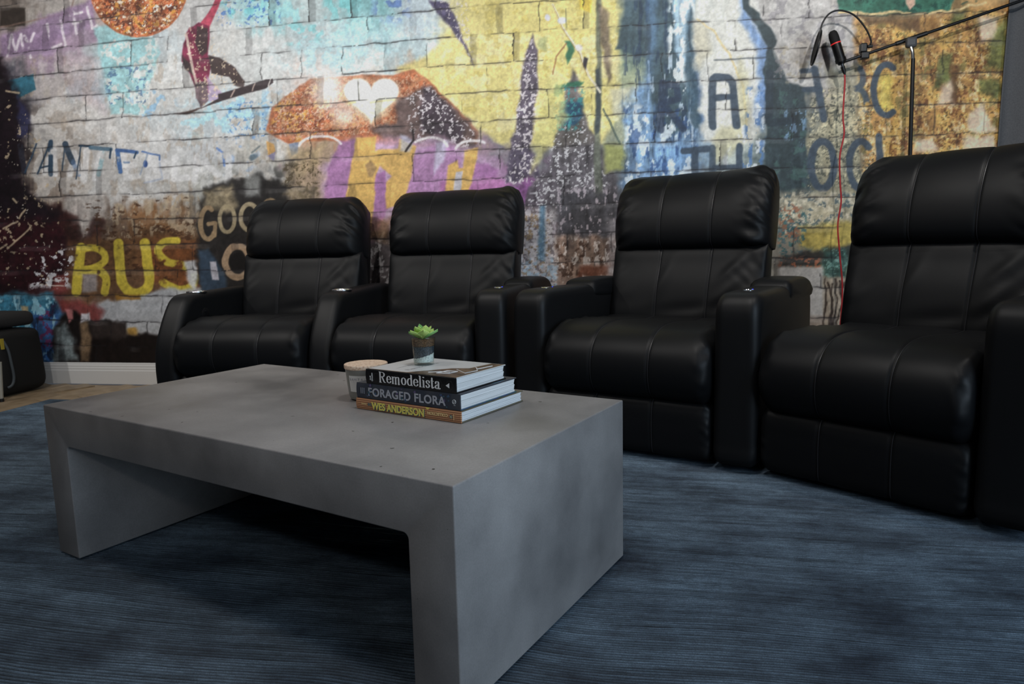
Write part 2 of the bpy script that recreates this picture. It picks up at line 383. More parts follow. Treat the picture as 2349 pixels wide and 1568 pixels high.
    M.poly([(1028, 378), (1050, 366), (1054, 384), (1064, 384), (1066, 345), (1096, 338), (1090, 390), (1072, 440), (1022, 452)], org, 3, 3, 0.96, 0.1); M.poly([(1046, 394), (1062, 392), (1056, 440), (1040, 440)], (176, 176, 192), 2, 2, .9)
    M.poly([(1000, 330), (1030, 322), (1016, 372), (994, 400)], (186, 190, 208), 5, 4, .7); M.poly([(918, 308), (948, 322), (940, 346), (916, 344)], (180, 186, 206), 5, 4, .7)
    for p in (arc(735, 338, 50, 26, 20, 170), arc(985, 340, 42, 24, 10, 140), arc(1085, 346, 40, 24, 50, 170)): M.line(p, 6, (226, 220, 222), 0.85, 2, 2)
    M.poly([(612, 322), (628, 330), (632, 352), (618, 362), (612, 340)], (196, 150, 86), 2, 2); M.poly([(614, 358), (632, 348), (628, 368)], (140, 136, 168), 2, 2)
    M.poly([(662, 330), (684, 326), (682, 352), (668, 356)], (110, 130, 166), 2, 2, .9); M.poly([(660, 340), (740, 330), (745, 460), (690, 470), (650, 440)], (148, 128, 92), 16, 12, 0.7, 0.25, 0.1)
    M.speck([(650, 370), (740, 370), (730, 470), (640, 470)], (78, 66, 46), 10, 0.54, 0.8, 36); M.line([(930, 346), (948, 320), (946, 300)], 5, (40, 34, 36), .9)
    M.poly([(640, 420), (730, 430), (735, 560), (640, 560)], (130, 116, 92), 14, 10, 0.6, 0.3)
    # ---- spires, lamp post and streaks right of centre
    M.poly([(1220, 76), (1232, 118), (1236, 182), (1226, 250), (1218, 340), (1240, 400), (1160, 420), (1166, 345), (1182, 290), (1192, 220), (1200, 140)], (82, 74, 92), 4, 5, 0.95, 0.3)
    M.speck([(1220, 80), (1236, 180), (1220, 340), (1240, 420), (1160, 420), (1180, 290), (1198, 140)], (204, 196, 200), 9, 0.55, 0.85, 37)
    M.poly([(1312, 160), (1328, 195), (1348, 280), (1390, 360), (1420, 420), (1420, 560), (1190, 560), (1210, 430), (1252, 390), (1272, 330), (1286, 250)], (84, 80, 86), 5, 7, 0.9, 0.28, 0.3)
    M.speck([(1300, 200), (1340, 280), (1400, 420), (1400, 480), (1200, 480), (1260, 360)], (206, 206, 210), 9, 0.58, 0.75, 38)
    M.poly([(1284, 236), (1336, 228), (1338, 268), (1318, 290), (1288, 290)], (36, 74, 100), 5, 6, 0.95); M.speck([(1276, 190), (1340, 200), (1336, 300), (1270, 300)], (56, 138, 140), 12, 0.54, 0.8, 39)
    for p in ([(1296, 96), (1316, 94), (1318, 120), (1300, 148), (1296, 128), (1304, 112)], [(1276, 196), (1296, 190), (1290, 218), (1270, 222)], [(1300, 190), (1340, 186), (1330, 200), (1296, 200)]): M.poly(p, (46, 108, 82), 3, 4, 0.9)
    M.poly([(1256, 180), (1290, 180), (1300, 270), (1262, 330), (1220, 400), (1228, 300)], (196, 190, 118), 8, 8, 0.7); M.poly([(1236, 88), (1258, 82), (1256, 120), (1232, 112)], (150, 160, 110), 5, 4, .7)
    M.poly([(1366, -170), (1378, -170), (1380, 200), (1376, 300), (1384, 460), (1362, 460), (1364, 280), (1368, 150)], (92, 98, 86), 3, 3, 0.85, 0.2, 0.3); M.poly([(1366, 160), (1376, 155), (1378, 300), (1366, 310)], (52, 62, 70), 3, 3, .8)
    M.poly([(1372, 10), (1398, 30), (1400, 110), (1404, 180), (1392, 190), (1380, 100)], (96, 82, 74), 6, 6, 0.8, 0.3, 0.3)
    M.line([(1268, 10), (1290, 62), (1330, 120), (1350, 172), (1376, 210)], 5, (220, 212, 190), .9, 2); M.line([(1268, 12), (1290, 66), (1330, 126), (1346, 172)], 2, (150, 120, 60), .8, 2)
    M.blob(1290, 48, 12, 9, (196, 200, 214), 1, 2, .3); M.blob(1256, 40, 7, 9, (206, 206, 216), 1, 2, .3); M.blob(1328, 110, 9, 9, (214, 206, 200), 1, 2, .3)
    M.line([(1298, 20), (1300, 64)], 3, (110, 110, 80), .7); M.line([(1268, 170), (1276, 130), (1300, 100)], 3, (140, 90, 60), .8); M.poly([(1340, 130), (1350, 134), (1344, 160), (1338, 150)], (54, 50, 56), 2, 2)
    M.line([(1384, 250), (1412, 310), (1434, 350)], 5, (70, 86, 80), .85, 3); M.poly([(1320, -170), (1364, -170), (1356, 30), (1330, 20)], (224, 194, 74), 3, 3)
    M.poly([(1386, 330), (1434, 330), (1432, 390), (1390, 396)], (148, 152, 84), 7, 6, 0.85); M.poly([(1400, 205), (1464, 200), (1472, 262), (1408, 264)], (200, 198, 172), 7, 5, 0.8)
    # dark figure and blue washes
    M.poly([(1442, -170), (1530, -170), (1546, 60), (1556, 140), (1580, 200), (1580, 300), (1530, 310), (1508, 300), (1490, 220), (1480, 130), (1410, 115), (1430, 50)], (62, 82, 92), 5, 6, 0.95, 0.14, 0.2)
    M.speck([(1430, 0), (1590, 0), (1600, 420), (1430, 420)], (40, 58, 84), 26, .58, .6, 112, sx=.5, sy=3); M.speck([(1480, 100), (1600, 100), (1600, 420), (1440, 420)], (186, 204, 220), 18, .62, .7, 113, sx=.5, sy=3)
    M.poly([(1478, -170), (1510, -170), (1506, 90), (1492, 200), (1470, 220), (1486, 120)], (92, 128, 172), 10, 8, 0.5)
    M.poly([(1436, 235), (1478, 180), (1500, 250), (1520, 330), (1590, 330), (1600, 430), (1430, 430), (1440, 330)], (104, 142, 186), 14, 14, 0.8, 0.2, 0.4)
    M.speck([(1440, 230), (1500, 250), (1600, 320), (1600, 430), (1430, 430)], (206, 218, 226), 24, 0.55, 0.8, 40, sy=2); M.speck([(1430, 250), (1600, 250), (1600, 430), (1430, 430)], (46, 76, 128), 18, 0.6, 0.7, 41, sy=2.4)
    M.poly([(1534, -170), (1592, -170), (1590, 60), (1582, 130), (1578, 210), (1562, 160), (1548, 80)], (162, 190, 208), 6, 8, 0.9, 0.14, 0.3); M.speck(rect(1534, 0, 1592, 210), (222, 228, 228), 20, 0.55, 0.8, 42, sy=2)
    M.poly([(1582, 10), (1594, 40), (1588, 110), (1600, 190), (1606, 290), (1590, 300), (1574, 200), (1572, 90)], (52, 76, 92), 5, 6, 0.85)
    M.poly([(1594, -170), (1690, -170), (1740, 60), (1760, 130), (1756, 200), (1740, 300), (1720, 330), (1612, 330), (1608, 200), (1590, 110)], (206, 206, 198), 8, 8, 0.9, 0.05, 0.05)
    M.poly([(1592, 48), (1624, 60), (1630, 120), (1600, 160), (1590, 120)], (186, 178, 150), 10, 8, .6); M.line([(1600, 44), (1636, 70), (1676, 130), (1706, 200), (1712, 290)], 5, (214, 188, 122), .7, 4)
    M.poly([(1696, 130), (1716, 190), (1716, 300), (1700, 340), (1640, 372), (1630, 320), (1650, 290), (1690, 290)], (186, 180, 140), 9, 8, 0.7)
    M.poly([(1682, -170), (1706, 10), (1740, 60), (1764, 110), (1766, 180), (1754, 260), (1744, 300), (1728, 260), (1740, 180), (1736, 110), (1700, 50)], (92, 132, 192), 10, 10, 0.75, 0.15, 0.2)
    M.speck([(1720, 190), (1760, 190), (1756, 390), (1640, 390), (1700, 300)], (214, 220, 226), 18, 0.55, .7, 43, sy=2); M.speck([(1716, 200), (1764, 190), (1750, 390), (1700, 390)], (70, 110, 166), 16, 0.58, .8, 44, sy=2)
    M.poly([(1694, -170), (1722, 12), (1748, 40), (1770, 62), (1782, 92), (1774, 120), (1792, 168), (1812, 190), (1842, 200), (1850, 260), (1850, 330), (1860, 450), (1752, 450), (1756, 330), (1758, 250), (1752, 160), (1762, 110), (1740, 60), (1704, 20)], (52, 66, 72), 3, 6, 0.97, 0.16, 0.2)
    M.speck([(1800, 250), (1850, 250), (1850, 340), (1790, 330)], (120, 156, 190), 14, 0.58, .8, 45, sy=2); M.speck([(1760, 200), (1850, 200), (1850, 440), (1760, 440)], (66, 96, 92), 20, 0.58, .7, 46)
    # upper right: pale stone, teal strip with torn edge, rust and gold field
    M.poly([(1702, -170), (1895, -170), (1905, 20), (1930, 30), (1965, 46), (1968, 130), (1930, 200), (1850, 200), (1812, 188), (1790, 150), (1778, 110), (1784, 80), (1745, 40)], (178, 175, 172), 3, 5, 0.95, 0.14)
    M.speck(rect(1760, 0, 1960, 180), (130, 126, 132), 28, 0.56, 0.6, 47); M.speck(rect(1790, 100, 1960, 190), (160, 150, 128), 24, 0.56, .6, 48)
    M.poly([(1958, 34), (2110, 36), (2180, 24), (2320, 8), (2330, 420), (1990, 430), (1960, 300), (1966, 160)], (168, 122, 68), 8, 10, 0.9, 0.3, 0.15)
    g = [(1964, 40), (2110, 40), (2320, 14), (2330, 420), (1980, 430)]
    M.speck(g, (206, 164, 84), 34, 0.52, .85, 49, sy=1.4); M.speck(g, (112, 68, 38), 30, 0.56, .85, 50, sy=1.6); M.speck(g, (214, 186, 116), 12, 0.6, .7, 51); M.speck(g, (70, 52, 28), 9, 0.62, .75, 52)
    M.poly([(1900, 160), (1975, 150), (1985, 420), (1870, 430), (1862, 330), (1905, 270)], (150, 146, 122), 14, 12, .75, .3); M.speck([(1860, 200), (2000, 200), (2000, 430), (1850, 430)], (70, 74, 66), 9, 0.55, .8, 53); M.speck([(1860, 200), (2000, 200), (2000, 430), (1850, 430)], (206, 196, 160), 10, 0.6, .7, 54)
    M.speck(g, (226, 200, 150), 18, .60, .7, 109, sy=1.8); M.speck(g, (190, 146, 70), 7, .56, .6, 110); M.speck(g, (120, 110, 60), 24, .62, .7, 111, sy=1.5)
    M.poly([(2010, 170), (2045, 170), (2050, 250), (2015, 255)], (196, 178, 76), 10, 8, .7, .25)
    M.poly([(1972, 36), (2110, 36), (2112, 78), (2080, 70), (2040, 52), (1990, 60)], (86, 64, 44), 7, 7, 0.8, .3); M.poly([(2112, 40), (2160, 36), (2150, 90), (2114, 84)], (150, 108, 60), 7, 6, .8)
    for p in ([(2190, 20), (2222, 22), (2206, 50), (2170, 58)], [(2272, 70), (2312, 40), (2310, 165), (2262, 150)], [(2160, 130), (2185, 120), (2180, 190), (2140, 200)], [(2250, 180), (2300, 180), (2296, 230), (2250, 215)]): M.poly(p, (84, 98, 52), 9, 9, .75, .4)
    for p in ([(2160, 200), (2185, 180), (2190, 238), (2150, 240)], [(2225, 260), (2250, 235), (2275, 290), (2290, 300), (2220, 305)], [(2100, 322), (2140, 316), (2150, 345), (2100, 345)], [(2215, 312), (2280, 312), (2285, 345), (2210, 345)], [(2240, 40), (2290, 40), (2280, 90), (2250, 100)]): M.poly(p, (218, 196, 172), 7, 7, .85, .1)
    M.poly([(2180, 150), (2200, 150), (2196, 240), (2182, 238)], (82, 54, 34), 6, 6, .7)
    M.poly([(1894, -170), (2252, -170), (2180, 22), (2112, 30), (2060, 26), (1990, 30), (1925, 26)], (46, 100, 82), 3, 4, 0.97, .25); M.speck([(1900, 0), (2250, 0), (2110, 30)], (28, 66, 58), 18, .54, .8, 55)
    M.poly([(2068, -170), (2112, -170), (2100, 10), (2088, 22), (2078, 8)], (196, 160, 138), 2, 3); M.line([(1925, 29), (1990, 31), (2060, 28), (2112, 33), (2180, 24), (2260, 6)], 5, (208, 182, 128), .95, 5)
    # stencilled letters
    S = (58, 72, 88)
    def L(p, w=15, c=S, a=.93, wear=None): M.line(p, w, c, a, 2, 2, .08, wear)
    L([(1634, 290), (1634, 182), (1640, 178), (1668, 178), (1680, 188), (1690, 288)], 18); L([(1640, 224), (1682, 222)], 14)
    L([(1520, 190), (1516, 296)], 18, (44, 58, 82), .8); L([(1520, 192), (1552, 196), (1556, 226), (1520, 236), (1568, 296)], 16, (44, 58, 82), .8)
    L([(1766, 168), (1764, 282), (1815, 276)], 18, (46, 58, 68)); L([(1838, 162), (1866, 162)], 12, S, .8); L([(1868, 158), (1876, 200), (1890, 272)], 17); L([(1845, 206), (1880, 204)], 13)
    L(arc(1960, 178, 20, 26, 70, -80) + arc(1962, 234, 26, 32, 80, -70), 14, S, .85, .42); L(arc(2034, 206, 30, 58, 60, 300), 15, S, .95)
    L([(1568, 346), (1622, 342)], 15); L([(1594, 344), (1594, 400)], 16); L([(1634, 340), (1634, 400)], 16, S, .8); L([(1696, 336), (1696, 400)], 16); L([(1640, 384), (1690, 382)], 13)
    L(arc(1887, 378, 27, 54, 0, 360, 28), 17); L(arc(1975, 378, 27, 54, 50, 310), 16); L([(2016, 314), (2018, 372)], 17); L([(1800, 330), (1802, 440)], 24, (48, 60, 64), .7); L([(1770, 332), (1840, 330)], 14, (48, 60, 64), .6)
    L([(1640, 138), (1760, 132)], 3, (50, 60, 72), .8)
    # ---- left: dark splattered margin, faded serif word, BUS, wood and figures
    M.poly([(-60, 130), (8, 130), (24, 180), (44, 215), (64, 262), (70, 300), (48, 330), (52, 400), (70, 440), (110, 470), (150, 500), (170, 560), (150, 640), (110, 660), (-60, 680)], (20, 12, 18), 10, 12, 0.97, .3)
    M.poly([(40, 220), (70, 270), (66, 310), (44, 310)], (44, 48, 84), 8, 8, .7); M.poly([(-60, 500), (160, 500), (150, 660), (-60, 670)], (52, 14, 18), 20, 16, .55, .4)
    M.speck([(-40, 210), (60, 210), (160, 500), (150, 660), (-40, 660)], (160, 142, 116), 16, 0.70, .85, 56); M.speck([(-40, 300), (60, 300), (150, 500), (140, 640), (-40, 640)], (190, 180, 166), 9, 0.75, .85, 57)
    for p in ([(8, 524), (40, 508)], [(20, 566), (70, 522)], [(30, 455), (38, 465)], [(0, 570), (14, 560)], [(45, 500), (58, 480)], [(14, 208), (44, 214)]): M.line(p, 4, (166, 148, 120), .85, 2)
    T1 = (38, 58, 78); PL = (198, 198, 200)
    for q in ([(104, 395), (122, 345), (126, 398)], [(160, 400), (170, 350), (192, 412), (200, 345)], [(232, 350), (218, 408)], [(284, 358), (290, 408), (316, 404)], [(288, 380), (308, 378)], [(336, 412), (346, 360), (376, 372), (352, 386), (384, 404), (340, 412)], [(402, 362), (400, 410), (430, 408)], [(452, 360), (446, 412)], [(470, 372), (500, 400)], [(524, 360), (524, 408)]):
        M.line(q, 15, PL, .75, 2, 3, .05)
    M.line([(46, 334), (56, 395)], 13, (34, 34, 44), .9, 2, wear=.36); M.line([(84, 330), (58, 395)], 4, T1, .9)
    M.line([(86, 398), (116, 326)], 4, T1, .95); M.line([(116, 326), (116, 400)], 11, T1, .95, wear=.34); M.line([(92, 384), (116, 380)], 4, T1)
    M.line([(150, 330), (166, 372)], 14, (44, 58, 74), .95); M.line([(150, 332), (142, 390)], 3, T1); M.line([(166, 370), (180, 400)], 10, (92, 120, 160), .6, wear=.5); M.line([(186, 334), (174, 410)], 3, T1); M.line([(182, 334), (206, 335)], 5, T1)
    M.line([(208, 338), (254, 342)], 9, (66, 96, 118), .9); M.line([(240, 342), (226, 400)], 10, (110, 150, 160), .7, wear=.45); M.line([(254, 342), (252, 362)], 5, T1)
    M.line([(270, 346), (276, 394)], 10, (58, 94, 148), .95, wear=.36); M.line([(268, 344), (314, 350)], 8, (60, 90, 140)); M.line([(312, 350), (308, 362)], 4, T1); M.line([(284, 372), (296, 372)], 4, (80, 110, 150), .8)
    M.line([(326, 348), (366, 356), (366, 366)], 4, (80, 110, 160)); M.blob(334, 376, 6, 9, (50, 76, 130), 1, 2, .3); M.line([(322, 400), (340, 350)], 3, (110, 130, 160), .6); M.line([(366, 372), (372, 410), (330, 420)], 4, (150, 160, 178), .7)
    M.line([(498, 340), (512, 350), (514, 380)], 5, (84, 120, 186), .8, wear=.4); M.blob(582, 360, 10, 8, (70, 90, 104), .8, 6, .5); M.line([(578, 350), (596, 336)], 4, (90, 104, 110), .7)
    # cream drips over the brown
    M.poly([(150, 455), (245, 440), (240, 490), (210, 530), (188, 560), (170, 510), (140, 480)], (150, 144, 140), 8, 10, .85, .12, .3)
    M.poly([(150, 480), (175, 500), (190, 540), (215, 500), (240, 500), (230, 560), (160, 565), (130, 500)], (44, 22, 20), 6, 8, .75, .4)
    M.poly([(160, 555), (250, 540), (340, 520), (470, 545), (480, 690), (300, 700), (150, 690)], (84, 56, 34), 14, 10, .9, .25, .12)
    M.poly([(330, 560), (470, 555), (478, 660), (340, 660)], (118, 62, 28), 18, 14, .6, .3); M.speck([(240, 470), (460, 440), (470, 540), (250, 545)], (150, 132, 108), 16, .54, .7, 58, sy=1.8); M.speck([(200, 460), (470, 440), (470, 640), (180, 660)], (52, 30, 18), 14, .6, .7, 59, sx=2)
    Yw = (172, 152, 44)
    def YL(p, w=20, wear=.3): M.line(p, w, Yw, .97, 1.5, 2, .1, wear)
    def SP(p): return [tuple(q) for q in smooth_path(p, 6)]
    YL([(186, 568), (180, 620), (175, 668)], 23, .22); YL(SP([(184, 572), (216, 568), (238, 580), (240, 598), (222, 612), (192, 619)]), 16, .22); YL(SP([(196, 619), (228, 622), (243, 640), (240, 670)]), 18, .22)
    YL(SP([(272, 558), (275, 610), (282, 650), (300, 671), (324, 670), (342, 650), (338, 600), (332, 558)]), 23, .16); YL(SP([(405, 552), (376, 556), (362, 576), (384, 600), (424, 610), (446, 628), (442, 654), (410, 663), (374, 648)]), 18, .34)
    M.poly([(425, 600), (452, 596), (456, 640), (448, 668), (430, 640)], (176, 178, 182), 5, 5, .9); M.poly([(190, 628), (222, 628), (222, 668), (188, 668)], (140, 138, 144), 5, 4, .7)
    M.poly([(125, 630), (158, 632), (152, 668), (118, 668)], (120, 56, 52), 6, 5, .8); M.line([(104, 642), (146, 643)], 2.5, (180, 160, 150)); M.line([(104, 654), (146, 655)], 2.5, (180, 160, 150))
    M.poly([(240, 690), (280, 686), (352, 670), (385, 660), (460, 660), (480, 720), (360, 770), (290, 764), (228, 752), (215, 706)], (150, 153, 158), 6, 8, .95, .08)
    M.poly([(262, 676), (320, 674), (322, 686), (268, 688)], (126, 88, 34), 3, 3); M.poly([(134, 688), (200, 690), (238, 715), (226, 736), (170, 732), (130, 712)], (112, 46, 44), 8, 7, .85, .2)
    M.speck([(80, 575), (170, 570), (160, 660), (70, 660)], (186, 186, 190), 16, .55, .9, 60)
    M.poly([(-60, 676), (118, 672), (134, 700), (130, 826), (82, 850), (-60, 850)], (46, 104, 130), 8, 8, .95, .3); M.poly([(70, 720), (134, 710), (132, 830), (80, 830)], (38, 66, 122), 10, 10, .75, .3)
    M.speck([(-40, 680), (125, 680), (128, 826), (-40, 826)], (130, 176, 192), 18, .57, .8, 61, sy=1.8); M.speck([(70, 700), (130, 700), (128, 800), (76, 800)], (96, 30, 66), 18, .6, .8, 62); M.speck([(-40, 690), (130, 680), (130, 826), (-40, 826)], (16, 26, 46), 20, .6, .75, 63, sy=2)
    M.poly([(46, 702), (64, 702), (68, 745), (54, 745)], (158, 136, 98), 3, 3, .9)
    M.poly([(134, 730), (168, 712), (206, 735), (290, 736), (290, 775), (352, 766), (420, 780), (420, 850), (126, 850), (118, 780)], (20, 14, 13), 6, 7, .97, .3)
    M.poly([(208, 738), (286, 738), (290, 778), (212, 776)], (50, 42, 40), 7, 5, .8); M.poly([(130, 750), (150, 740), (172, 790), (178, 828), (124, 828)], (110, 124, 128), 8, 8, .75, .35, .3); M.poly([(182, 738), (202, 736), (210, 770), (206, 828), (186, 828)], (122, 98, 72), 5, 5, .8, .3)
    M.poly([(148, 708), (166, 710), (168, 730), (158, 740)], (150, 90, 90), 3, 3); M.poly([(186, 718), (206, 716), (206, 736), (184, 740)], (176, 172, 178), 3, 3); M.blob(305, 760, 16, 14, (150, 112, 44), .9, 8, .5)
    # dark sign with cream letters
    M.poly([(470, 430), (500, 420), (590, 400), (660, 420), (652, 560), (600, 700), (470, 690), (456, 640), (452, 560), (455, 480)], (30, 28, 28), 7, 10, .93, .3)
    M.poly([(468, 440), (530, 425), (545, 470), (520, 490), (470, 470)], (134, 120, 94), 10, 8, .85, .3); M.poly([(560, 400), (592, 405), (600, 450), (565, 450)], (146, 148, 146), 8, 8, .7)
    K = (138, 114, 84)
    M.line(arc(477, 512, 17, 36, 60, 320), 11, K, .9, 1.5); M.line([(478, 514), (494, 512), (492, 540)], 9, K, .9, 1.5); M.line(arc(521, 502, 17, 30, 0, 360, 24), 9, (142, 128, 100), .95, 1); M.line(arc(572, 498, 20, 30, 50, 310), 10, (150, 136, 108), .95, 1); M.line(arc(620, 490, 18, 32, 0, 360, 24), 9, K, .9, 1); M.line(arc(545, 600, 28, 36, 0, 360, 28), 15, (150, 124, 98), .95, 2, wear=.25); M.blob(546, 602, 20, 27, (20, 18, 18), 1, 2, .2)
    M.poly([(456, 575), (478, 572), (500, 600), (520, 640), (520, 690), (462, 690)], (46, 62, 80), 5, 5, .9); M.poly([(482, 600), (496, 600), (502, 642), (486, 642)], (156, 154, 164), 2, 2)
    # ---- between the seats
    M.poly(rect(835, 530, 905, 690), (84, 76, 78), 10, 8, .8, .3); M.speck(rect(835, 520, 905, 690), (186, 182, 184), 13, .54, .85, 64, sy=1.5); M.poly([(845, 500), (900, 500), (890, 560), (846, 550)], (130, 96, 62), 10, 8, .7, .3)
    M.poly(rect(1190, 480, 1280, 660), (186, 180, 182), 12, 10, .8, .12); M.speck(rect(1190, 470, 1290, 660), (92, 82, 86), 10, .53, .8, 65); M.speck(rect(1195, 480, 1260, 640), (130, 104, 70), 11, .58, .7, 66)
    M.poly(rect(1236, 470, 1250, 600), (66, 110, 140), 5, 5, .7); M.poly(rect(1284, 440, 1424, 545), (62, 62, 68), 9, 9, .9, .2, .3); M.speck(rect(1270, 430, 1424, 545), (172, 162, 172), 11, .6, .75, 67, sy=2)
    M.poly(rect(1276, 542, 1425, 640), (130, 106, 92), 9, 9, .85, .3, .3); M.speck(rect(1276, 545, 1425, 650), (206, 196, 190), 14, .55, .8, 68, sy=2.2); M.speck(rect(1276, 545, 1425, 640), (66, 44, 34), 11, .58, .85, 69, sy=1.6)
    M.poly([(1330, 610), (1400, 606), (1398, 632), (1325, 634)], (112, 62, 44), 6, 6, .8); M.speck(rect(1195, 590, 1280, 660), (150, 176, 196), 13, .52, .7, 70); M.poly(rect(1395, 500, 1420, 640), (156, 152, 160), 8, 8, .6)
    M.poly(rect(1785, 440, 2000, 520), (168, 160, 138), 12, 10, .8, .25); M.speck(rect(1785, 440, 2000, 600), (74, 92, 98), 15, .54, .85, 71); M.speck(rect(1785, 440, 2000, 540), (200, 192, 170), 14, .57, .75, 72)
    M.poly([(1836, 520), (1960, 508), (1960, 560), (1900, 575), (1836, 565)], (166, 146, 66), 9, 9, .9, .25); M.speck(rect(1786, 480, 1850, 600), (50, 92, 96), 12, .54, .85, 73); M.speck(rect(1786, 470, 1836, 560), (150, 96, 70), 12, .57, .8, 74)
    M.poly([(1790, 585), (1970, 560), (1970, 600), (1790, 612)], (40, 36, 34), 7, 8, .85, .3); M.poly(rect(1888, 572, 1945, 636), (52, 84, 78), 8, 8, .9, .35); M.speck(rect(1885, 570, 1945, 640), (120, 166, 156), 10, .58, .7, 75); M.speck(rect(1786, 590, 1885, 615), (160, 90, 60), 10, .55, .9, 76)
    M.poly(rect(1786, 612, 1888, 745), (178, 174, 170), 5, 4, .95, .06); M.poly(rect(1786, 725, 1900, 800), (152, 134, 118), 6, 5, .8); M.poly(rect(1888, 636, 2000, 780), (168, 154, 136), 5, 4, .9, .15)
    for k in range(8):
        bx = 1893 + k * 8.5; M.line([(bx, 640 + 5 * (k % 3)), (bx + 6 * math.sin(k * 2.1), 690), (bx - 4 + 5 * math.sin(k * 1.3), 745)], 4.5, (46, 34, 28), .85, 5)
    # ---- printed brick courses over everything
    kx = np.array([-400, 0, 500, 1100, 1600, 2250, 2700.0]); kb = np.array([222, 180, 132, 79, 50, 26, 8.0]); ks = np.array([50, 55, 61, 66.2, 68, 70, 72.0])
    base = np.interp(X, kx, kb); spc = np.interp(X, kx, ks)
    q = (Y + M.wy * 5 - base) / spc
    k = np.floor(q); fr = (q - k) * spc
    dj = np.minimum(fr, spc - fr)
    gap = sstep(.36, .62, fbm(X / 42, k * 7.7, 81, 3))
    s = sstep(2.6, .5, dj) * (.08 + .92 * gap) * .66 + sstep(9, 2, dj) * .10 * gap
    bl = np.interp(X, [0, 1100, 2400], [80, 90, 98.0])
    u = X / bl + 0.5 * (k % 2) + .33 * np.sin(k * 12.9); bi = np.floor(u + M.wx * .09); fu = np.abs(u + M.wx * .09 - bi) * bl
    js = sstep(4.0, .6, fu) * sstep(.5, .68, vnoise(bi * 3.3, k * 5.1, 82)) * sstep(.3, .55, fbm(X / 20, Y / 20, 86, 2)) * .6
    wide = sstep(16, 12, fu) * sstep(.58, .66, vnoise(bi * 3.3, k * 5.1, 84)) * .22
    bt = (vnoise(bi * 9.7 + .5, k * 4.3 + .5, 83) - .5) * .13
    C *= (1 + bt)[:, None]
    dark = np.clip(s + js * (1 - s) + wide, 0, .85)
    C *= (1 - dark)[:, None]; C += dark[:, None] * np.array([[34, 30, 34.0]]) * .7
    hl = sstep(7, 3.5, np.abs(fr - 6)) * .08
    C += (255 - C) * hl[:, None] * gap[:, None]
    C *= (1 + .20 * (fbm(X / 4.5, Y / 4.5, 90, 2) - .5) + .08 * (fbm(X / 11, Y / 11, 91, 3) - .5))[:, None]
    g = C @ np.array([.3, .59, .11]); C[:] = g[:, None] + (C - g[:, None]) * .88
    return np.clip(C, 3, 246)

# ------------------------------------------------------------------ materials
FLOOR_Z = -0.012
M_LEATHER = mat('black_leather', (16, 17, 19), 0.46, spec=0.2, bump=(900, 0.12, 0.0006))
M_LEATHER_SIDE = mat('black_vinyl', (15, 16, 18), 0.48, spec=0.27, bump=(900, 0.10, 0.0006))
M_THREAD = mat('seam_leather', (40, 40, 43), 0.35)
M_CHROME = mat('chrome', (214, 216, 220), 0.12, 1.0)
M_BLACKPL = mat('black_plastic', (16, 16, 18), 0.35)
M_BLACKMETAL = mat('black_metal', (22, 23, 25), 0.38, 0.3)
M_LED = mat('blue_led', (40, 60, 255), 0.4, emit=((40, 70, 255), 3.0))
M_WHITE = mat('white_paint', (206, 206, 206), 0.45)
M_PLASTER = mat('plaster', (104, 104, 106), 0.8, bump=(60, 0.05, 0.002))
M_CEIL = mat('ceiling_paint', (112, 110, 108), 0.85, bump=(60, 0.05, 0.002))

# ------------------------------------------------------------------ room shell
RX0, RX1, RY0, RY1, RZ1 = -5.6, 2.9, -3.6, WALL_Y, 2.66

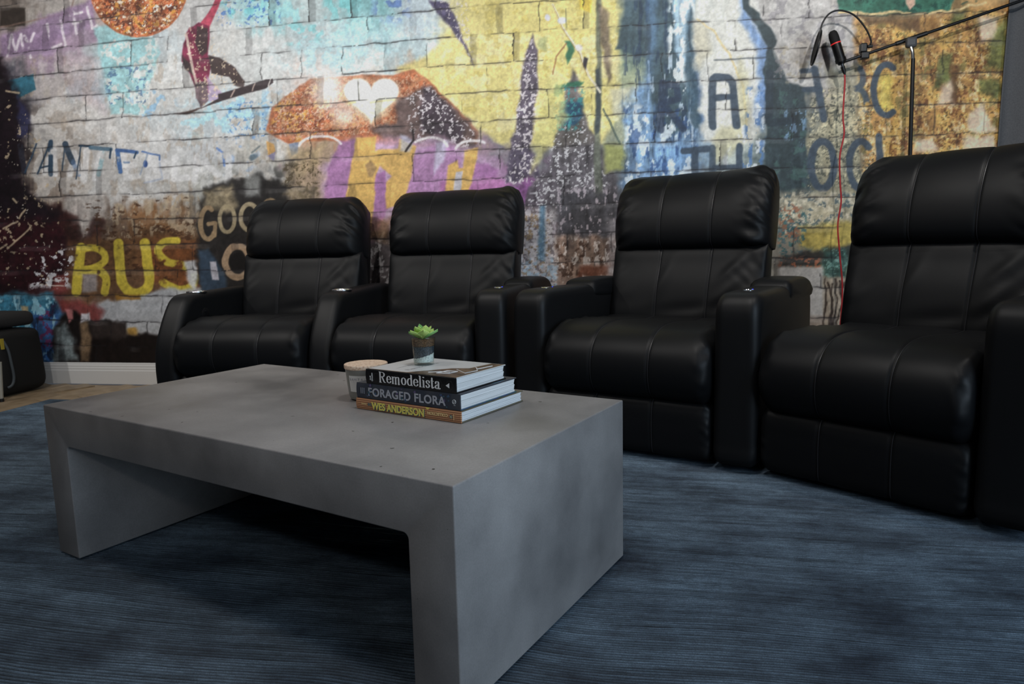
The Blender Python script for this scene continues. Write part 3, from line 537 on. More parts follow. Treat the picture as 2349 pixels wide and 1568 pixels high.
def build_mural_wall():
    xs = np.concatenate([np.linspace(RX0, -4.45, 8)[:-1], np.arange(-4.45, 1.98, 0.0052), np.linspace(1.98, RX1, 8)])
    zs = np.concatenate([np.linspace(FLOOR_Z, 0.10, 3)[:-1], np.arange(0.10, RZ1, 0.0052), [RZ1]])
    nx, nz = len(xs), len(zs)
    gx, gz = np.meshgrid(xs, zs)
    P = np.stack([gx, np.full_like(gx, WALL_Y), gz], -1).reshape(-1, 3)
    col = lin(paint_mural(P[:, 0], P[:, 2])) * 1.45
    me = bpy.data.meshes.new('wall_back')
    a = (np.arange(nz - 1)[:, None] * nx + np.arange(nx - 1)[None]).ravel()
    F = np.stack([a, a + 1, a + nx + 1, a + nx], 1).astype(np.int32)
    me.vertices.add(len(P)); me.vertices.foreach_set('co', P.astype(np.float32).ravel())
    me.loops.add(F.size); me.loops.foreach_set('vertex_index', F.ravel())
    me.polygons.add(len(F)); me.polygons.foreach_set('loop_start', np.arange(0, F.size, 4, dtype=np.int32))
    me.update(calc_edges=True)
    at = me.color_attributes.new('print', 'FLOAT_COLOR', 'POINT')
    at.data.foreach_set('color', np.concatenate([np.clip(col, 0, .92), np.ones((len(col), 1))], 1).astype(np.float32).ravel())
    m = mat('mural_wallpaper', (128, 128, 128), 0.52, spec=0.35)
    nt = m.node_tree; b = nt.nodes['Principled BSDF']
    va = nt.nodes.new('ShaderNodeVertexColor'); va.layer_name = 'print'
    tc = nt.nodes.new('ShaderNodeTexCoord')
    n = nt.nodes.new('ShaderNodeTexNoise'); n.inputs['Scale'].default_value = 95; n.inputs['Detail'].default_value = 5; n.inputs['Roughness'].default_value = 0.65
    nt.links.new(tc.outputs['Object'], n.inputs['Vector'])
    mr = nt.nodes.new('ShaderNodeMapRange'); mr.inputs[1].default_value = 0.3; mr.inputs[2].default_value = 0.7; mr.inputs[3].default_value = 0.92; mr.inputs[4].default_value = 1.05
    nt.links.new(n.outputs['Fac'], mr.inputs[0])
    mx = nt.nodes.new('ShaderNodeMix'); mx.data_type = 'RGBA'; mx.blend_type = 'MULTIPLY'; mx.inputs[0].default_value = 1.0
    nt.links.new(va.outputs['Color'], mx.inputs[6]); nt.links.new(mr.outputs[0], mx.inputs[7]); nt.links.new(mx.outputs[2], b.inputs['Base Color'])
    me.materials.append(m)
    o = bpy.data.objects.new('wall_back', me); COL.objects.link(o)
    tag(o, 'wall papered with a colourful graffiti-on-brick mural', kind='structure')
    return o
build_mural_wall()

def struct(o): o['kind'] = 'structure'; return o
struct(box('wall_left', RX0 - 0.1, RX0, RY0, RY1, FLOOR_Z, RZ1, M_PLASTER))
struct(box('wall_front', RX0, RX1, RY0 - 0.1, RY0, FLOOR_Z, RZ1, M_PLASTER))
struct(box('ceiling', RX0 - 0.1, RX1 + 0.1, RY0 - 0.1, RY1 + 0.1, RZ1, RZ1 + 0.1, M_CEIL))
# right wall with its window opening (y -2.1 .. 1.0, z 0.45 .. 2.4)
bm = bmesh.new()
for q in ((RX1, RX1 + .1, RY0, -2.1, FLOOR_Z, RZ1), (RX1, RX1 + .1, 1.0, RY1, FLOOR_Z, RZ1), (RX1, RX1 + .1, -2.1, 1.0, FLOOR_Z, .45), (RX1, RX1 + .1, -2.1, 1.0, 2.4, RZ1)):
    v, f = box_geo(*q); bv = [bm.verts.new(p) for p in v]
    for t in f: bm.faces.new([bv[i] for i in t])
struct(bm_obj('wall_right', bm, M_PLASTER))
win = struct(bpy.data.objects.new('window_1', None)); COL.objects.link(win); win.location = (RX1, -0.55, .45)
for nm, q in (('window_sill', (-.06, .1, -1.6, 1.6, -.03, .0)), ('window_frame', (.03, .08, -1.55, -1.49, 0, 1.95)), ('window_frame', (.03, .08, 1.49, 1.55, 0, 1.95)), ('window_frame', (.03, .08, -.03, .03, 0, 1.95)), ('window_frame', (.03, .08, -1.49, 1.49, 1.89, 1.95)), ('window_frame', (.03, .08, -1.49, 1.49, 0, .06))):
    box(nm, *q, M_WHITE, win)

# skirting board with a stepped moulding
prof = [(0, FLOOR_Z), (-.018, FLOOR_Z), (-.018, .078), (-.0145, .082), (-.0145, .096), (-.011, .1), (-.011, .112), (-.007, .117), (-.006, .127), (0, .131)]
V, Fc = [], []
for k, x in enumerate((RX0, RX1)):
    for y, z in prof: V.append((x, WALL_Y - .001 + y, z))
n = len(prof)
for i in range(n): Fc.append((i, (i + 1) % n, n + (i + 1) % n, n + i))
Fc += [tuple(range(n - 1, -1, -1)), tuple(range(n, 2 * n))]
struct(obj('baseboard_back', V, Fc, M_WHITE))

# floor: oak boards laid at an angle
M_WOOD = mat('oak_board', (150, 132, 108), 0.45, noise=(9, (126, 108, 84), .35, .65))
nt = M_WOOD.node_tree
oi = nt.nodes.new('ShaderNodeObjectInfo'); hs = nt.nodes.new('ShaderNodeHueSaturation'); mr = nt.nodes.new('ShaderNodeMapRange')
mr.inputs[3].default_value = .78; mr.inputs[4].default_value = 1.12
nt.links.new(oi.outputs['Random'], mr.inputs[0]); nt.links.new(mr.outputs[0], hs.inputs['Value'])
src = nt.nodes['Principled BSDF'].inputs['Base Color'].links[0].from_socket
nt.links.new(src, hs.inputs['Color']); nt.links.new(hs.outputs['Color'], nt.nodes['Principled BSDF'].inputs['Base Color'])
floor = struct(box('floor', RX0 - .1, RX1 + .1, RY0 - .1, RY1 + .1, FLOOR_Z - .1, FLOOR_Z - .008, M_WOOD))
me = bpy.data.meshes.new('floor_board')
v, f = box_geo(-.45, .45, -.0715, .0715, -.008, 0); me.from_pydata(v, [], f); me.materials.append(M_WOOD)
ang = math.radians(64); ca, sa = math.cos(ang), math.sin(ang)
for i in range(-14, 15):
    for j in range(-3, 4):
        lx = j * .904 + (.45 if i % 2 else 0) + .17 * math.sin(i * 2.3); ly = i * .146
        x = -4.1 + lx * ca - ly * sa; y = 3.0 + lx * sa + ly * ca
        if not (-5.4 < x < -2.9 and 2.3 < y < 3.96): continue
        cs = [(x + a * .45 * ca - b * .07 * sa, y + a * .45 * sa + b * .07 * ca) for a in (-1, 1) for b in (-1, 1)]
        if max(c[1] for c in cs) > 3.955 or min(c[0] for c in cs) < -5.58: 
            # short board cut at the wall
            t = min(((3.95 - (y + abs(.07 * ca))) / (.45 * sa)), 1)
            if t <= -.9: continue
            o = bpy.data.objects.new('floor_board', me); COL.objects.link(o); o.parent = floor
            s = (t + 1) / 2; o.scale = (s, 1, 1); o.rotation_euler = (0, 0, ang)
            o.location = (x - .45 * (1 - s) * ca, y - .45 * (1 - s) * sa, FLOOR_Z - (.0004 * ((i * 7 + j * 3) % 3))); continue
        o = bpy.data.objects.new('floor_board', me); COL.objects.link(o); o.parent = floor
        o.location = (x, y, FLOOR_Z - (.0004 * ((i * 7 + j * 3) % 3))); o.rotation_euler = (0, 0, ang)

# ------------------------------------------------------------------ rug with woven ribs
def build_rug():
    x0, x1, y0, y1 = -3.51, 2.3, -0.4, 3.44
    pitch = 0.0088; per = 3
    ny = int((y1 - y0) / pitch) * per; xs = np.linspace(x0, x1, 280); ys = np.linspace(y0, y1, ny + 1)
    gx, gy = np.meshgrid(xs, ys)
    wob = (fbm(gx * 1.6, gy * 1.6, 40, 3) - .5) * .075 + (vnoise(gx * 7, gy * 60, 41) - .5) * .004
    ph = (np.arange(ny + 1) % per)
    zr = (np.where(ph == 0, -.0056, np.where(ph == 1, 0.0, -.0016))[:, None] * (.55 + .9 * fbm(gx * 2.2, np.floor(np.arange(ny + 1) / per)[:, None] * .83 + gx * 0, 46, 2))) + (vnoise(gx * 40, gy * 120, 42) - .5) * .0012
    edge = np.minimum(np.minimum(gx - x0, x1 - gx), np.minimum(gy - y0, y1 - gy))
    fade = np.clip(edge / .1, 0, 1)
    Yv = gy + wob * fade
    # rounded far-left corner
    zz = np.where(edge < .004, FLOOR_Z + .001, zr - .002)
    P = np.stack([gx, Yv, zz], -1).reshape(-1, 3); nx = len(xs)
    a = (np.arange(ny)[:, None] * nx + np.arange(nx - 1)[None]).ravel()
    F = np.stack([a, a + 1, a + nx + 1, a + nx], 1).astype(np.int32)
    me = bpy.data.meshes.new('area_rug')
    me.vertices.add(len(P)); me.vertices.foreach_set('co', P.astype(np.float32).ravel())
    me.loops.add(F.size); me.loops.foreach_set('vertex_index', F.ravel()); me.polygons.add(len(F)); me.polygons.foreach_set('loop_start', np.arange(0, F.size, 4, dtype=np.int32))
    me.update(calc_edges=True); me.polygons.foreach_set('use_smooth', np.ones(len(F), bool))
    rib = np.where(ph == 0, .05, np.where(ph == 1, 1.2, .50))[:, None] * (.30 + 1.35 * fbm(gx * 3.2, np.floor(np.arange(ny + 1) / per)[:, None] * .9 + gx * 0, 44, 4, .7)) * (.8 + .4 * vnoise(gx * 55, gy * 130, 45))
    at = me.color_attributes.new('weave', 'FLOAT_COLOR', 'POINT'); rb = np.clip(rib, 0, 1.4).ravel()
    at.data.foreach_set('color', np.stack([rb, rb, rb, np.ones_like(rb)], 1).astype(np.float32).ravel())
    m = mat('rug_viscose', (62, 80, 98), 0.62, spec=0.3)
    nt = m.node_tree; b = nt.nodes['Principled BSDF']; b.inputs['Sheen Weight'].default_value = .05; b.inputs['Sheen Roughness'].default_value = .4
    tc = nt.nodes.new('ShaderNodeTexCoord')
    def noise(scale, vec, detail=4, rough=.6):
        mp = nt.nodes.new('ShaderNodeMapping'); mp.inputs['Scale'].default_value = vec; nt.links.new(tc.outputs['Object'], mp.inputs['Vector'])
        n = nt.nodes.new('ShaderNodeTexNoise'); n.inputs['Scale'].default_value = scale; n.inputs['Detail'].default_value = detail; n.inputs['Roughness'].default_value = rough
        nt.links.new(mp.outputs[0], n.inputs['Vector']); return n
    n1 = noise(3.2, (1, 1.5, 1), 5); n2 = noise(60, (1.2, 7, 1), 3); n3 = noise(420, (1, 1, 1), 2)
    r1 = nt.nodes.new('ShaderNodeValToRGB'); r1.color_ramp.elements[0].position = .32; r1.color_ramp.elements[1].position = .70
    r1.color_ramp.elements[0].color = rgba((40, 50, 62)); r1.color_ramp.elements[1].color = rgba((92, 110, 126)); nt.links.new(n1.outputs['Fac'], r1.inputs['Fac'])
    def mul(a, n, lo, hi):
        mr = nt.nodes.new('ShaderNodeMapRange'); mr.inputs[1].default_value = .3; mr.inputs[2].default_value = .7; mr.inputs[3].default_value = lo; mr.inputs[4].default_value = hi
        nt.links.new(n.outputs['Fac'], mr.inputs[0])
        mx = nt.nodes.new('ShaderNodeMix'); mx.data_type = 'RGBA'; mx.blend_type = 'MULTIPLY'; mx.inputs[0].default_value = 1
        nt.links.new(a, mx.inputs[6]); nt.links.new(mr.outputs[0], mx.inputs[7]); return mx.outputs[2]
    c = mul(mul(r1.outputs['Color'], n2, .8, 1.15), n3, .65, 1.3)
    vc = nt.nodes.new('ShaderNodeVertexColor'); vc.layer_name = 'weave'
    mw = nt.nodes.new('ShaderNodeMix'); mw.data_type = 'RGBA'; mw.blend_type = 'MULTIPLY'; mw.inputs[0].default_value = 1; nt.links.new(c, mw.inputs[6]); nt.links.new(vc.outputs['Color'], mw.inputs[7])
    nt.links.new(mw.outputs[2], b.inputs['Base Color'])
    me.materials.append(m)
    o = bpy.data.objects.new('area_rug', me); COL.objects.link(o)
    return tag(o, 'ribbed slate-blue rug covering the floor under the coffee table', 'rug')
build_rug()

# ------------------------------------------------------------------ concrete coffee table
def concrete():
    m = mat('concrete', (128, 122, 120), 0.42, spec=0.45)
    nt = m.node_tree; b = nt.nodes['Principled BSDF']; tc = nt.nodes.new('ShaderNodeTexCoord')
    n = nt.nodes.new('ShaderNodeTexNoise'); n.inputs['Scale'].default_value = 3.6; n.inputs['Detail'].default_value = 7; n.inputs['Roughness'].default_value = .55; nt.links.new(tc.outputs['Object'], n.inputs['Vector'])
    r = nt.nodes.new('ShaderNodeValToRGB'); r.color_ramp.elements[0].position = .3; r.color_ramp.elements[1].position = .72
    r.color_ramp.elements[0].color = rgba((106, 104, 104)); r.color_ramp.elements[1].color = rgba((150, 147, 146)); nt.links.new(n.outputs['Fac'], r.inputs['Fac'])
    fine = nt.nodes.new('ShaderNodeTexNoise'); fine.inputs['Scale'].default_value = 260; fine.inputs['Detail'].default_value = 3; nt.links.new(tc.outputs['Object'], fine.inputs['Vector'])
    mr = nt.nodes.new('ShaderNodeMapRange'); mr.inputs[1].default_value = .3; mr.inputs[2].default_value = .7; mr.inputs[3].default_value = .92; mr.inputs[4].default_value = 1.06; nt.links.new(fine.outputs['Fac'], mr.inputs[0])
    mx = nt.nodes.new('ShaderNodeMix'); mx.data_type = 'RGBA'; mx.blend_type = 'MULTIPLY'; mx.inputs[0].default_value = 1; nt.links.new(r.outputs['Color'], mx.inputs[6]); nt.links.new(mr.outputs[0], mx.inputs[7])
    # casting pits
    vo = nt.nodes.new('ShaderNodeTexVoronoi'); vo.inputs['Scale'].default_value = 30; vo.inputs['Randomness'].default_value = 1
    mp = nt.nodes.new('ShaderNodeMapping'); mp.inputs['Scale'].default_value = (1, 1, .65); nt.links.new(tc.outputs['Object'], mp.inputs[0])
    dn = nt.nodes.new('ShaderNodeTexNoise'); dn.inputs['Scale'].default_value = 90; nt.links.new(tc.outputs['Object'], dn.inputs['Vector'])
    ad = nt.nodes.new('ShaderNodeMix'); ad.data_type = 'RGBA'; ad.blend_type = 'ADD'; ad.inputs[0].default_value = .012; nt.links.new(mp.outputs[0], ad.inputs[6]); nt.links.new(dn.outputs['Color'], ad.inputs[7]); nt.links.new(ad.outputs[2], vo.inputs['Vector'])
    sel = nt.nodes.new('ShaderNodeSeparateColor'); nt.links.new(vo.outputs['Color'], sel.inputs[0])
    g = nt.nodes.new('ShaderNodeMath'); g.operation = 'GREATER_THAN'; g.inputs[1].default_value = .70; nt.links.new(sel.outputs[0], g.inputs[0])
    sz = nt.nodes.new('ShaderNodeMath'); sz.operation = 'MULTIPLY'; sz.inputs[1].default_value = .125; nt.links.new(sel.outputs[1], sz.inputs[0])
    l = nt.nodes.new('ShaderNodeMath'); l.operation = 'LESS_THAN'; nt.links.new(vo.outputs['Distance'], l.inputs[0]); nt.links.new(sz.outputs[0], l.inputs[1])
    pit = nt.nodes.new('ShaderNodeMath'); pit.operation = 'MULTIPLY'; nt.links.new(g.outputs[0], pit.inputs[0]); nt.links.new(l.outputs[0], pit.inputs[1])
    m2 = nt.nodes.new('ShaderNodeMix'); m2.data_type = 'RGBA'; nt.links.new(pit.outputs[0], m2.inputs[0]); nt.links.new(mx.outputs[2], m2.inputs[6]); m2.inputs[7].default_value = rgba((48, 45, 44))
    nt.links.new(m2.outputs[2], b.inputs['Base Color'])
    bp = nt.nodes.new('ShaderNodeBump'); bp.inputs['Strength'].default_value = .25; bp.inputs['Distance'].default_value = .002; bp.invert = True
    nt.links.new(pit.outputs[0], bp.inputs['Height']); nt.links.new(bp.outputs[0], b.inputs['Normal'])
    rr = nt.nodes.new('ShaderNodeMapRange'); rr.inputs[1].default_value = .3; rr.inputs[2].default_value = .7; rr.inputs[3].default_value = .34; rr.inputs[4].default_value = .52; nt.links.new(n.outputs['Fac'], rr.inputs[0]); nt.links.new(rr.outputs[0], b.inputs['Roughness'])
    return m
TL, TW, TH, TT = 1.407, .737, .425, .1062
def build_table():
    ang = math.radians(-20.9)
    near = np.array([-.317, 1.079]); e = np.array([math.cos(ang), math.sin(ang)])
    org = near - e * TL
    r = .012
    inner = []
    # inner outline with rounded upper corners
    for k in range(5):
        a = PI - k * PI / 8; inner.append((TT + r + r * math.cos(a), TH - TT - r + r * math.sin(a)))
    for k in range(5):
        a = PI / 2 - k * PI / 8; inner.append((TL - TT - r + r * math.cos(a), TH - TT - r + r * math.sin(a)))
    P = [(0, 0), (0, TH), (TL, TH), (TL, 0), (TL - TT, 0)] + inner[::-1] + [(TT, 0)]
    bm = bmesh.new(); A = [bm.verts.new((x, 0, z)) for x, z in P]; B = [bm.verts.new((x, TW, z)) for x, z in P]
    n = len(P); fa = bm.faces.new(A[::-1]); fb = bm.faces.new(B)
    for i in range(n): bm.faces.new((A[i], A[(i + 1) % n], B[(i + 1) % n], B[i]))
    bmesh.ops.recalc_face_normals(bm, faces=bm.faces[:])
    sharp = [ed for ed in bm.edges if ed.calc_face_angle(0) > .9]
    bmesh.ops.bevel(bm, geom=sharp, offset=.0035, segments=3, profile=.5, affect='EDGES')
    o = bm_obj('coffee_table', bm, concrete()); auto_smooth(o, 30)
    o.location = (org[0], org[1], 0.0005); o.rotation_euler = (0, 0, ang)
    return tag(o, 'low grey concrete coffee table with a thick top and slab legs', 'coffee table')
build_table()

# ------------------------------------------------------------------ recliners
def resample(path, m):
    P = np.array(path + [path[0]]); d = np.r_[0, np.cumsum(np.linalg.norm(np.diff(P, axis=0), axis=1))]
    t = np.linspace(0, d[-1], m, endpoint=False)
    return np.stack([np.interp(t, d, P[:, 0]), np.interp(t, d, P[:, 1])], 1)

def pillow(name, prof, x0, x1, m_, parent, r_end=.05, seams=(), groove=.004, gw=.006, puff=.003, wr=(0, 0), wfreq=26, wlen=.05, seed=1, m=72, nx=84, sharp_prof=False, crease=0.0, seam_span=None, folds=(), zfix=None, pucker=0.0):
    """a stuffed upholstery shape: closed (y, z) outline swept along x, rounded ends, seam grooves and gathers at the ends"""
    pr = resample([tuple(p) for p in (prof if sharp_prof else smooth_path(prof, 8, True))], m)
    area = .5 * np.sum(pr[:, 0] * np.roll(pr[:, 1], -1) - np.roll(pr[:, 0], -1) * pr[:, 1])
    if area < 0: pr = pr[::-1]
    tan = np.roll(pr, -1, 0) - np.roll(pr, 1, 0); tan /= np.linalg.norm(tan, axis=1, keepdims=True) + 1e-9
    nrm = np.stack([tan[:, 1], -tan[:, 0]], 1)
    c = (pr.max(0) + pr.min(0)) / 2; h = (pr.max(0) - pr.min(0)) / 2
    t = np.linspace(0, 1, nx); xs = x0 + (x1 - x0) * (.5 - .5 * np.cos(PI * t)) * .6 + (x1 - x0) * t * .4
    ex = []
    for s in seams: ex += [s - 2 * gw, s - gw, s - gw * .4, s, s + gw * .4, s + gw, s + 2 * gw]
    xs = np.unique(np.r_[xs, ex])
    w = x1 - x0; s_arc = np.linspace(0, 1, m, endpoint=False)
    rows = []
    bounds = [x0] + list(seams) + [x1]
    for x in xs:
        e = min(x - x0, x1 - x); ins = 0.0
        if e < r_end: ins = r_end - math.sqrt(max(r_end ** 2 - (r_end - e) ** 2, 0))
        sc = np.clip(1 - ins / h, .05, 1)
        p = c + (pr - c) * sc
        if zfix == 'bottom': p[:, 1] = pr[:, 1].min() + (pr[:, 1] - pr[:, 1].min()) * (1 - ins / (2 * h[1]))
        elif zfix == 'all': p[:, 1] = pr[:, 1]
        off = np.zeros(m)
        for s in seams: off -= groove * math.exp(-((x - s) / gw) ** 2)
        for a, b in zip(bounds[:-1], bounds[1:]):
            if a <= x <= b: off += puff * abs(math.sin(PI * (x - a) / (b - a))) ** .7
        amp = wr[0] if (x - x0) < (x1 - x) else wr[1]
        if amp:
            n1 = vnoise(s_arc * wfreq, np.full(m, x * 9), seed) - .5; n2 = vnoise(s_arc * wfreq * 2.1 + e * 30, np.full(m, x * 14), seed + 5) - .5
            win = math.exp(-((max(e - r_end * .45, 0)) / wlen) ** 2) * min(1, e / (r_end * .3) + .15)
            off += amp * (n1 * 1.5 + n2) * win
            if pucker: off += pucker * (vnoise(s_arc * m * .42, np.full(m, x * 25), seed + 9) - .5) * 2 * math.exp(-((e - r_end * .55) / (r_end * .5)) ** 2)
        for (fx, fz, fa, fl, fang) in folds:   # soft diagonal drapes: centre x, z, height, length, slope
            yy = p[:, 1] - fz; xx = x - fx
            u = xx * math.cos(fang) + yy * math.sin(fang); v = -xx * math.sin(fang) + yy * math.cos(fang)
            off += fa * np.exp(-(u / fl) ** 2) * np.exp(-(v / .026) ** 2) * (nrm[:, 0] < 0)
        rows.append(np.c_[np.full(m, x), p + nrm * off[:, None]])
    n = len(rows); V = np.concatenate(rows)
    F = []
    for i in range(n - 1):
        a = i * m
        for k in range(m):
            k2 = (k + 1) % m; F.append((a + k, a + k2, a + m + k2, a + m + k))
    F.append(tuple(range(m - 1, -1, -1))); F.append(tuple((n - 1) * m + k for k in range(m)))
    o = obj(name, V, F, m_, parent, True)
    bm = bmesh.new(); bm.from_mesh(o.data); bmesh.ops.recalc_face_normals(bm, faces=bm.faces[:]); bm.to_mesh(o.data); bm.free()
    o.data.set_sharp_from_angle(angle=math.radians(60))
    for s in seams:
        k = int(np.argmin(abs(xs - s))); ring = rows[k]
        sel = [q for q in range(m) if (nrm[q, 0] < .35 if seam_span is None else seam_span(nrm[q], ring[q]))]
        # longest run of visible profile points
        run, best = [], []
        for q in list(range(m)) * 2:
            if q in sel: run.append(q)
            else:
                if len(run) > len(best): best = run
                run = []
        if len(run) > len(best): best = run
        best = best[:m]
        pts = [(s + .0035, ring[q][1] + nrm[q, 0] * .0026, ring[q][2] + nrm[q, 1] * .0026) for q in best]
        if len(pts) > 3: tube('seam', pts, .0013, M_THREAD, o, 6)
    return o

def recliner(label, loc, rz, clear=.66, arm_w=.15, left=True, right=True, style='straight', top=1.11, seed=1, gather=(.010, .014), group='recliners in the curved row', lean=.125):
    t = thing('recliner', label, 'recliner', (loc[0], loc[1], 0.0), rz, group)
    hw = clear / 2; g = .004
    sx = (-clear / 6 - .003, clear / 6 + .003)
    hz = top / 1.11
    # base under the seat, footrest panel, seat
    box('base', -hw + .01, hw - .01, .08, .92, .015, .24, M_LEATHER_SIDE, t, .01)
    pillow('footrest', [(.07, .238), (.03, .243), (.004, .222), (-.006, .17), (-.004, .09), (.008, .03), (.05, .018), (.08, .03), (.08, .2)], -hw + g, hw - g, M_LEATHER, t, .03, sx, .003, .006, .002, (.002, .004), 22, .02, seed + 2, 64, pucker=.005)
    pillow('seat_cushion', [(.72, .475), (.5, .492), (.25, .510), (.11, .506), (.025, .478), (-.028, .425), (-.045, .36), (-.036, .295), (-.004, .252), (.05, .238), (.3, .26), (.72, .30)], -hw + g, hw - g, M_LEATHER, t, .045, sx, .0038, .006, .004, (.006, .008), 40, .03, seed, 120, pucker=.0075)
    # lower back and head pillow on a leaning shell
    hb = hw + .012
    fl = [(hw * .55, .60, .010, .11, .75), (hw * .74, .55, .011, .09, .7), (hw * .66, .71, .010, .09, .8), (-hw * .25, .66, .006, .1, 1.2), (hw * .1, .53, -.007, .16, .1)]
    DB = lean   # how far the back leans behind the seat front
    pillow('backrest', [(y + DB, z) for y, z in ((.462, .44), (.458, .50), (.474, .57), (.497, .65), (.528, .73), (.556, .80), (.60, .825), (.68, .81), (.69, .68), (.66, .55), (.60, .43), (.5, .42))], -hb, hb, M_LEATHER, t, .055, sx, .0035, .006, .003, (.004, .008), 18, .09, seed + 7, 80, folds=fl, zfix='all')
    hs_ = (top - .80) / .31
    pillow('headrest', [(y + DB, .80 + (z - .80) * hs_) for y, z in ((.570, .80), (.528, .822), (.516, .87), (.530, .94), (.560, 1.005), (.604, 1.062), (.665, 1.1), (.72, 1.11), (.775, 1.095), (.80, 1.04), (.785, .95), (.75, .87), (.70, .80), (.63, .792))], -hb - .008, hb + .008, M_LEATHER, t, .085 if style == 'straight' else .12, sx, .0035, .006, .004, gather, 24, .075, seed + 11, 88, zfix='bottom')
    bm = bmesh.new()
    pts = [(y + lean, z) for y, z in ((.615, .25), (.695, .25), (.78, .80), (.825, 1.05), (.77, 1.08), (.69, .80))]
    A = [bm.verts.new((-hb + .03, y, z)) for y, z in pts]; B = [bm.verts.new((hb - .03, y, z)) for y, z in pts]
    bm.faces.new(A); bm.faces.new(B[::-1])
    for i in range(6): bm.faces.new((A[i], B[i], B[(i + 1) % 6], A[(i + 1) % 6]))
    bmesh.ops.bevel(bm, geom=bm.edges[:], offset=.012, segments=2, profile=.5, affect='EDGES')
    o = bm_obj('back_shell', bm, M_LEATHER_SIDE, t); auto_smooth(o, 40)
    for side in ((-1,) if left else ()) + ((1,) if right else ()):
        a0, a1 = (hw, hw + arm_w) if side > 0 else (-hw - arm_w, -hw)
        xc = (a0 + a1) / 2
        if style == 'straight':
            pr = [(.004, .03), (.0, .10), (.0, .3), (.0, .52), (.003, .585), (.018, .622), (.05, .640), (.12, .644), (.4, .644), (.80, .640), (.87, .625), (.905, .59), (.915, .5), (.915, .2), (.91, .03), (.5, .02), (.1, .02)]
        else:
            pr = [(.03, .03), (.012, .10), (.0, .20), (.0, .30), (.02, .40), (.075, .51), (.13, .59), (.165, .618), (.21, .628), (.4, .634), (.76, .642), (.85, .63), (.885, .58), (.895, .45), (.895, .2), (.89, .03), (.5, .02), (.1, .02)]
        ar = pillow('armrest', pr, a0 + .002, a1 - .002, M_LEATHER_SIDE, t, .034, (), 0, .007, .004, (.0015, .0015), 8, .05, seed + 20 + side, 120, 26)
        if style == 'straight':
            pillow('storage_lid', [(.46, .585), (.458, .63), (.465, .655), (.50, .668), (.64, .674), (.80, .668), (.88, .648), (.918, .612), (.925, .575), (.7, .57)], a0 - .002, a1 + .002, M_LEATHER, ar, .03, (), 0, .007, .003, (0, 0), 8, .05, seed, 44, 16)
            bt = lathe('power_button', [(.021, .0), (.021, .005), (.018, .0065), (.0165, .0045), (.0, .0045)], M_CHROME, ar, 28, (xc, .15, .645)); bt['label'] = 'round chrome power button'
            lathe('indicator_light', [(.003, 0), (.003, .002), (0, .0025)], M_LED, ar, 12, (xc, .215, .647))
            lathe('seat_memory_button', [(.008, 0), (.008, .003), (0, .0035)], M_BLACKPL, ar, 16, (xc, .245, .646))
        else:
            ch = tube('cup_holder', [(xc + .046 * math.cos(a * PI / 18), .30 + .046 * math.sin(a * PI / 18), .636) for a in range(36)], .0055, M_CHROME, ar, 8, True); ch['label'] = 'chrome cup holder rim'
            lathe('cup_well', [(.044, .0), (.0, -.0005)], M_BLACKPL, ch, 28, (xc, .30, .635))
            xi = a0 if side > 0 else a1
            if side < 0:
                cp = lathe('control_panel', [(.030, 0), (.030, .004), (.026, .006), (.0, .006)], M_BLACKPL, ar, 28, (xi - .003, .27, .525), (1, 0, 0))
                for dz, r_ in ((.012, .007), (-.028 - .016, .006)): lathe('control_button', [(r_, 0), (r_, .005), (0, .006)], M_CHROME if dz < 0 else M_BLACKMETAL, cp, 14, (xi + .002, .265, .525 + dz), (1, 0, 0))
    return t

recliner('black leather recliner with sloping arms, leftmost of the row, chrome cup holders', (-1.905, 2.945), math.radians(.2), .685, .13, True, True, 'sloped', 1.135, 3, (.006, .012), lean=.125)
recliner('black leather recliner second from the left, behind the succulent and books', (-1.085, 2.925), math.radians(-5.3), .70, .15, False, True, 'straight', 1.145, 13, (.012, .016), lean=.12)
recliner('black leather recliner third from the left, just behind the table corner', (-.086, 2.675), math.radians(-23), .705, .165, True, True, 'straight', 1.155, 29, (.014, .016), lean=.15)
recliner('large black leather recliner at the right edge, in front of the curtain', (.652, 2.287), math.radians(-38.2), .655, .165, False, True, 'straight', 1.15, 41, (.012, .014), lean=.155)

# ------------------------------------------------------------------ lettering helpers
def bfont(name, text, size, m, parent, mtx, align='LEFT', squash=1.0, thick=0.0003, spacing=1.0, bold=0.0):
    cu = bpy.data.curves.new(name, 'FONT'); cu.body = text; cu.size = size; cu.align_x = align; cu.extrude = thick; cu.space_character = spacing; cu.offset = bold; cu.resolution_u = 4
    tmp = bpy.data.objects.new('tmp', cu); COL.objects.link(tmp)
    me = bpy.data.meshes.new_from_object(tmp.evaluated_get(bpy.context.evaluated_depsgraph_get())); bpy.data.objects.remove(tmp)
    me.name = name; me.transform(mtx @ Matrix.Diagonal((squash, 1, 1, 1)))
    me.materials.clear(); me.materials.append(m)
    o = bpy.data.objects.new(name, me); COL.objects.link(o); o.parent = parent
    return o

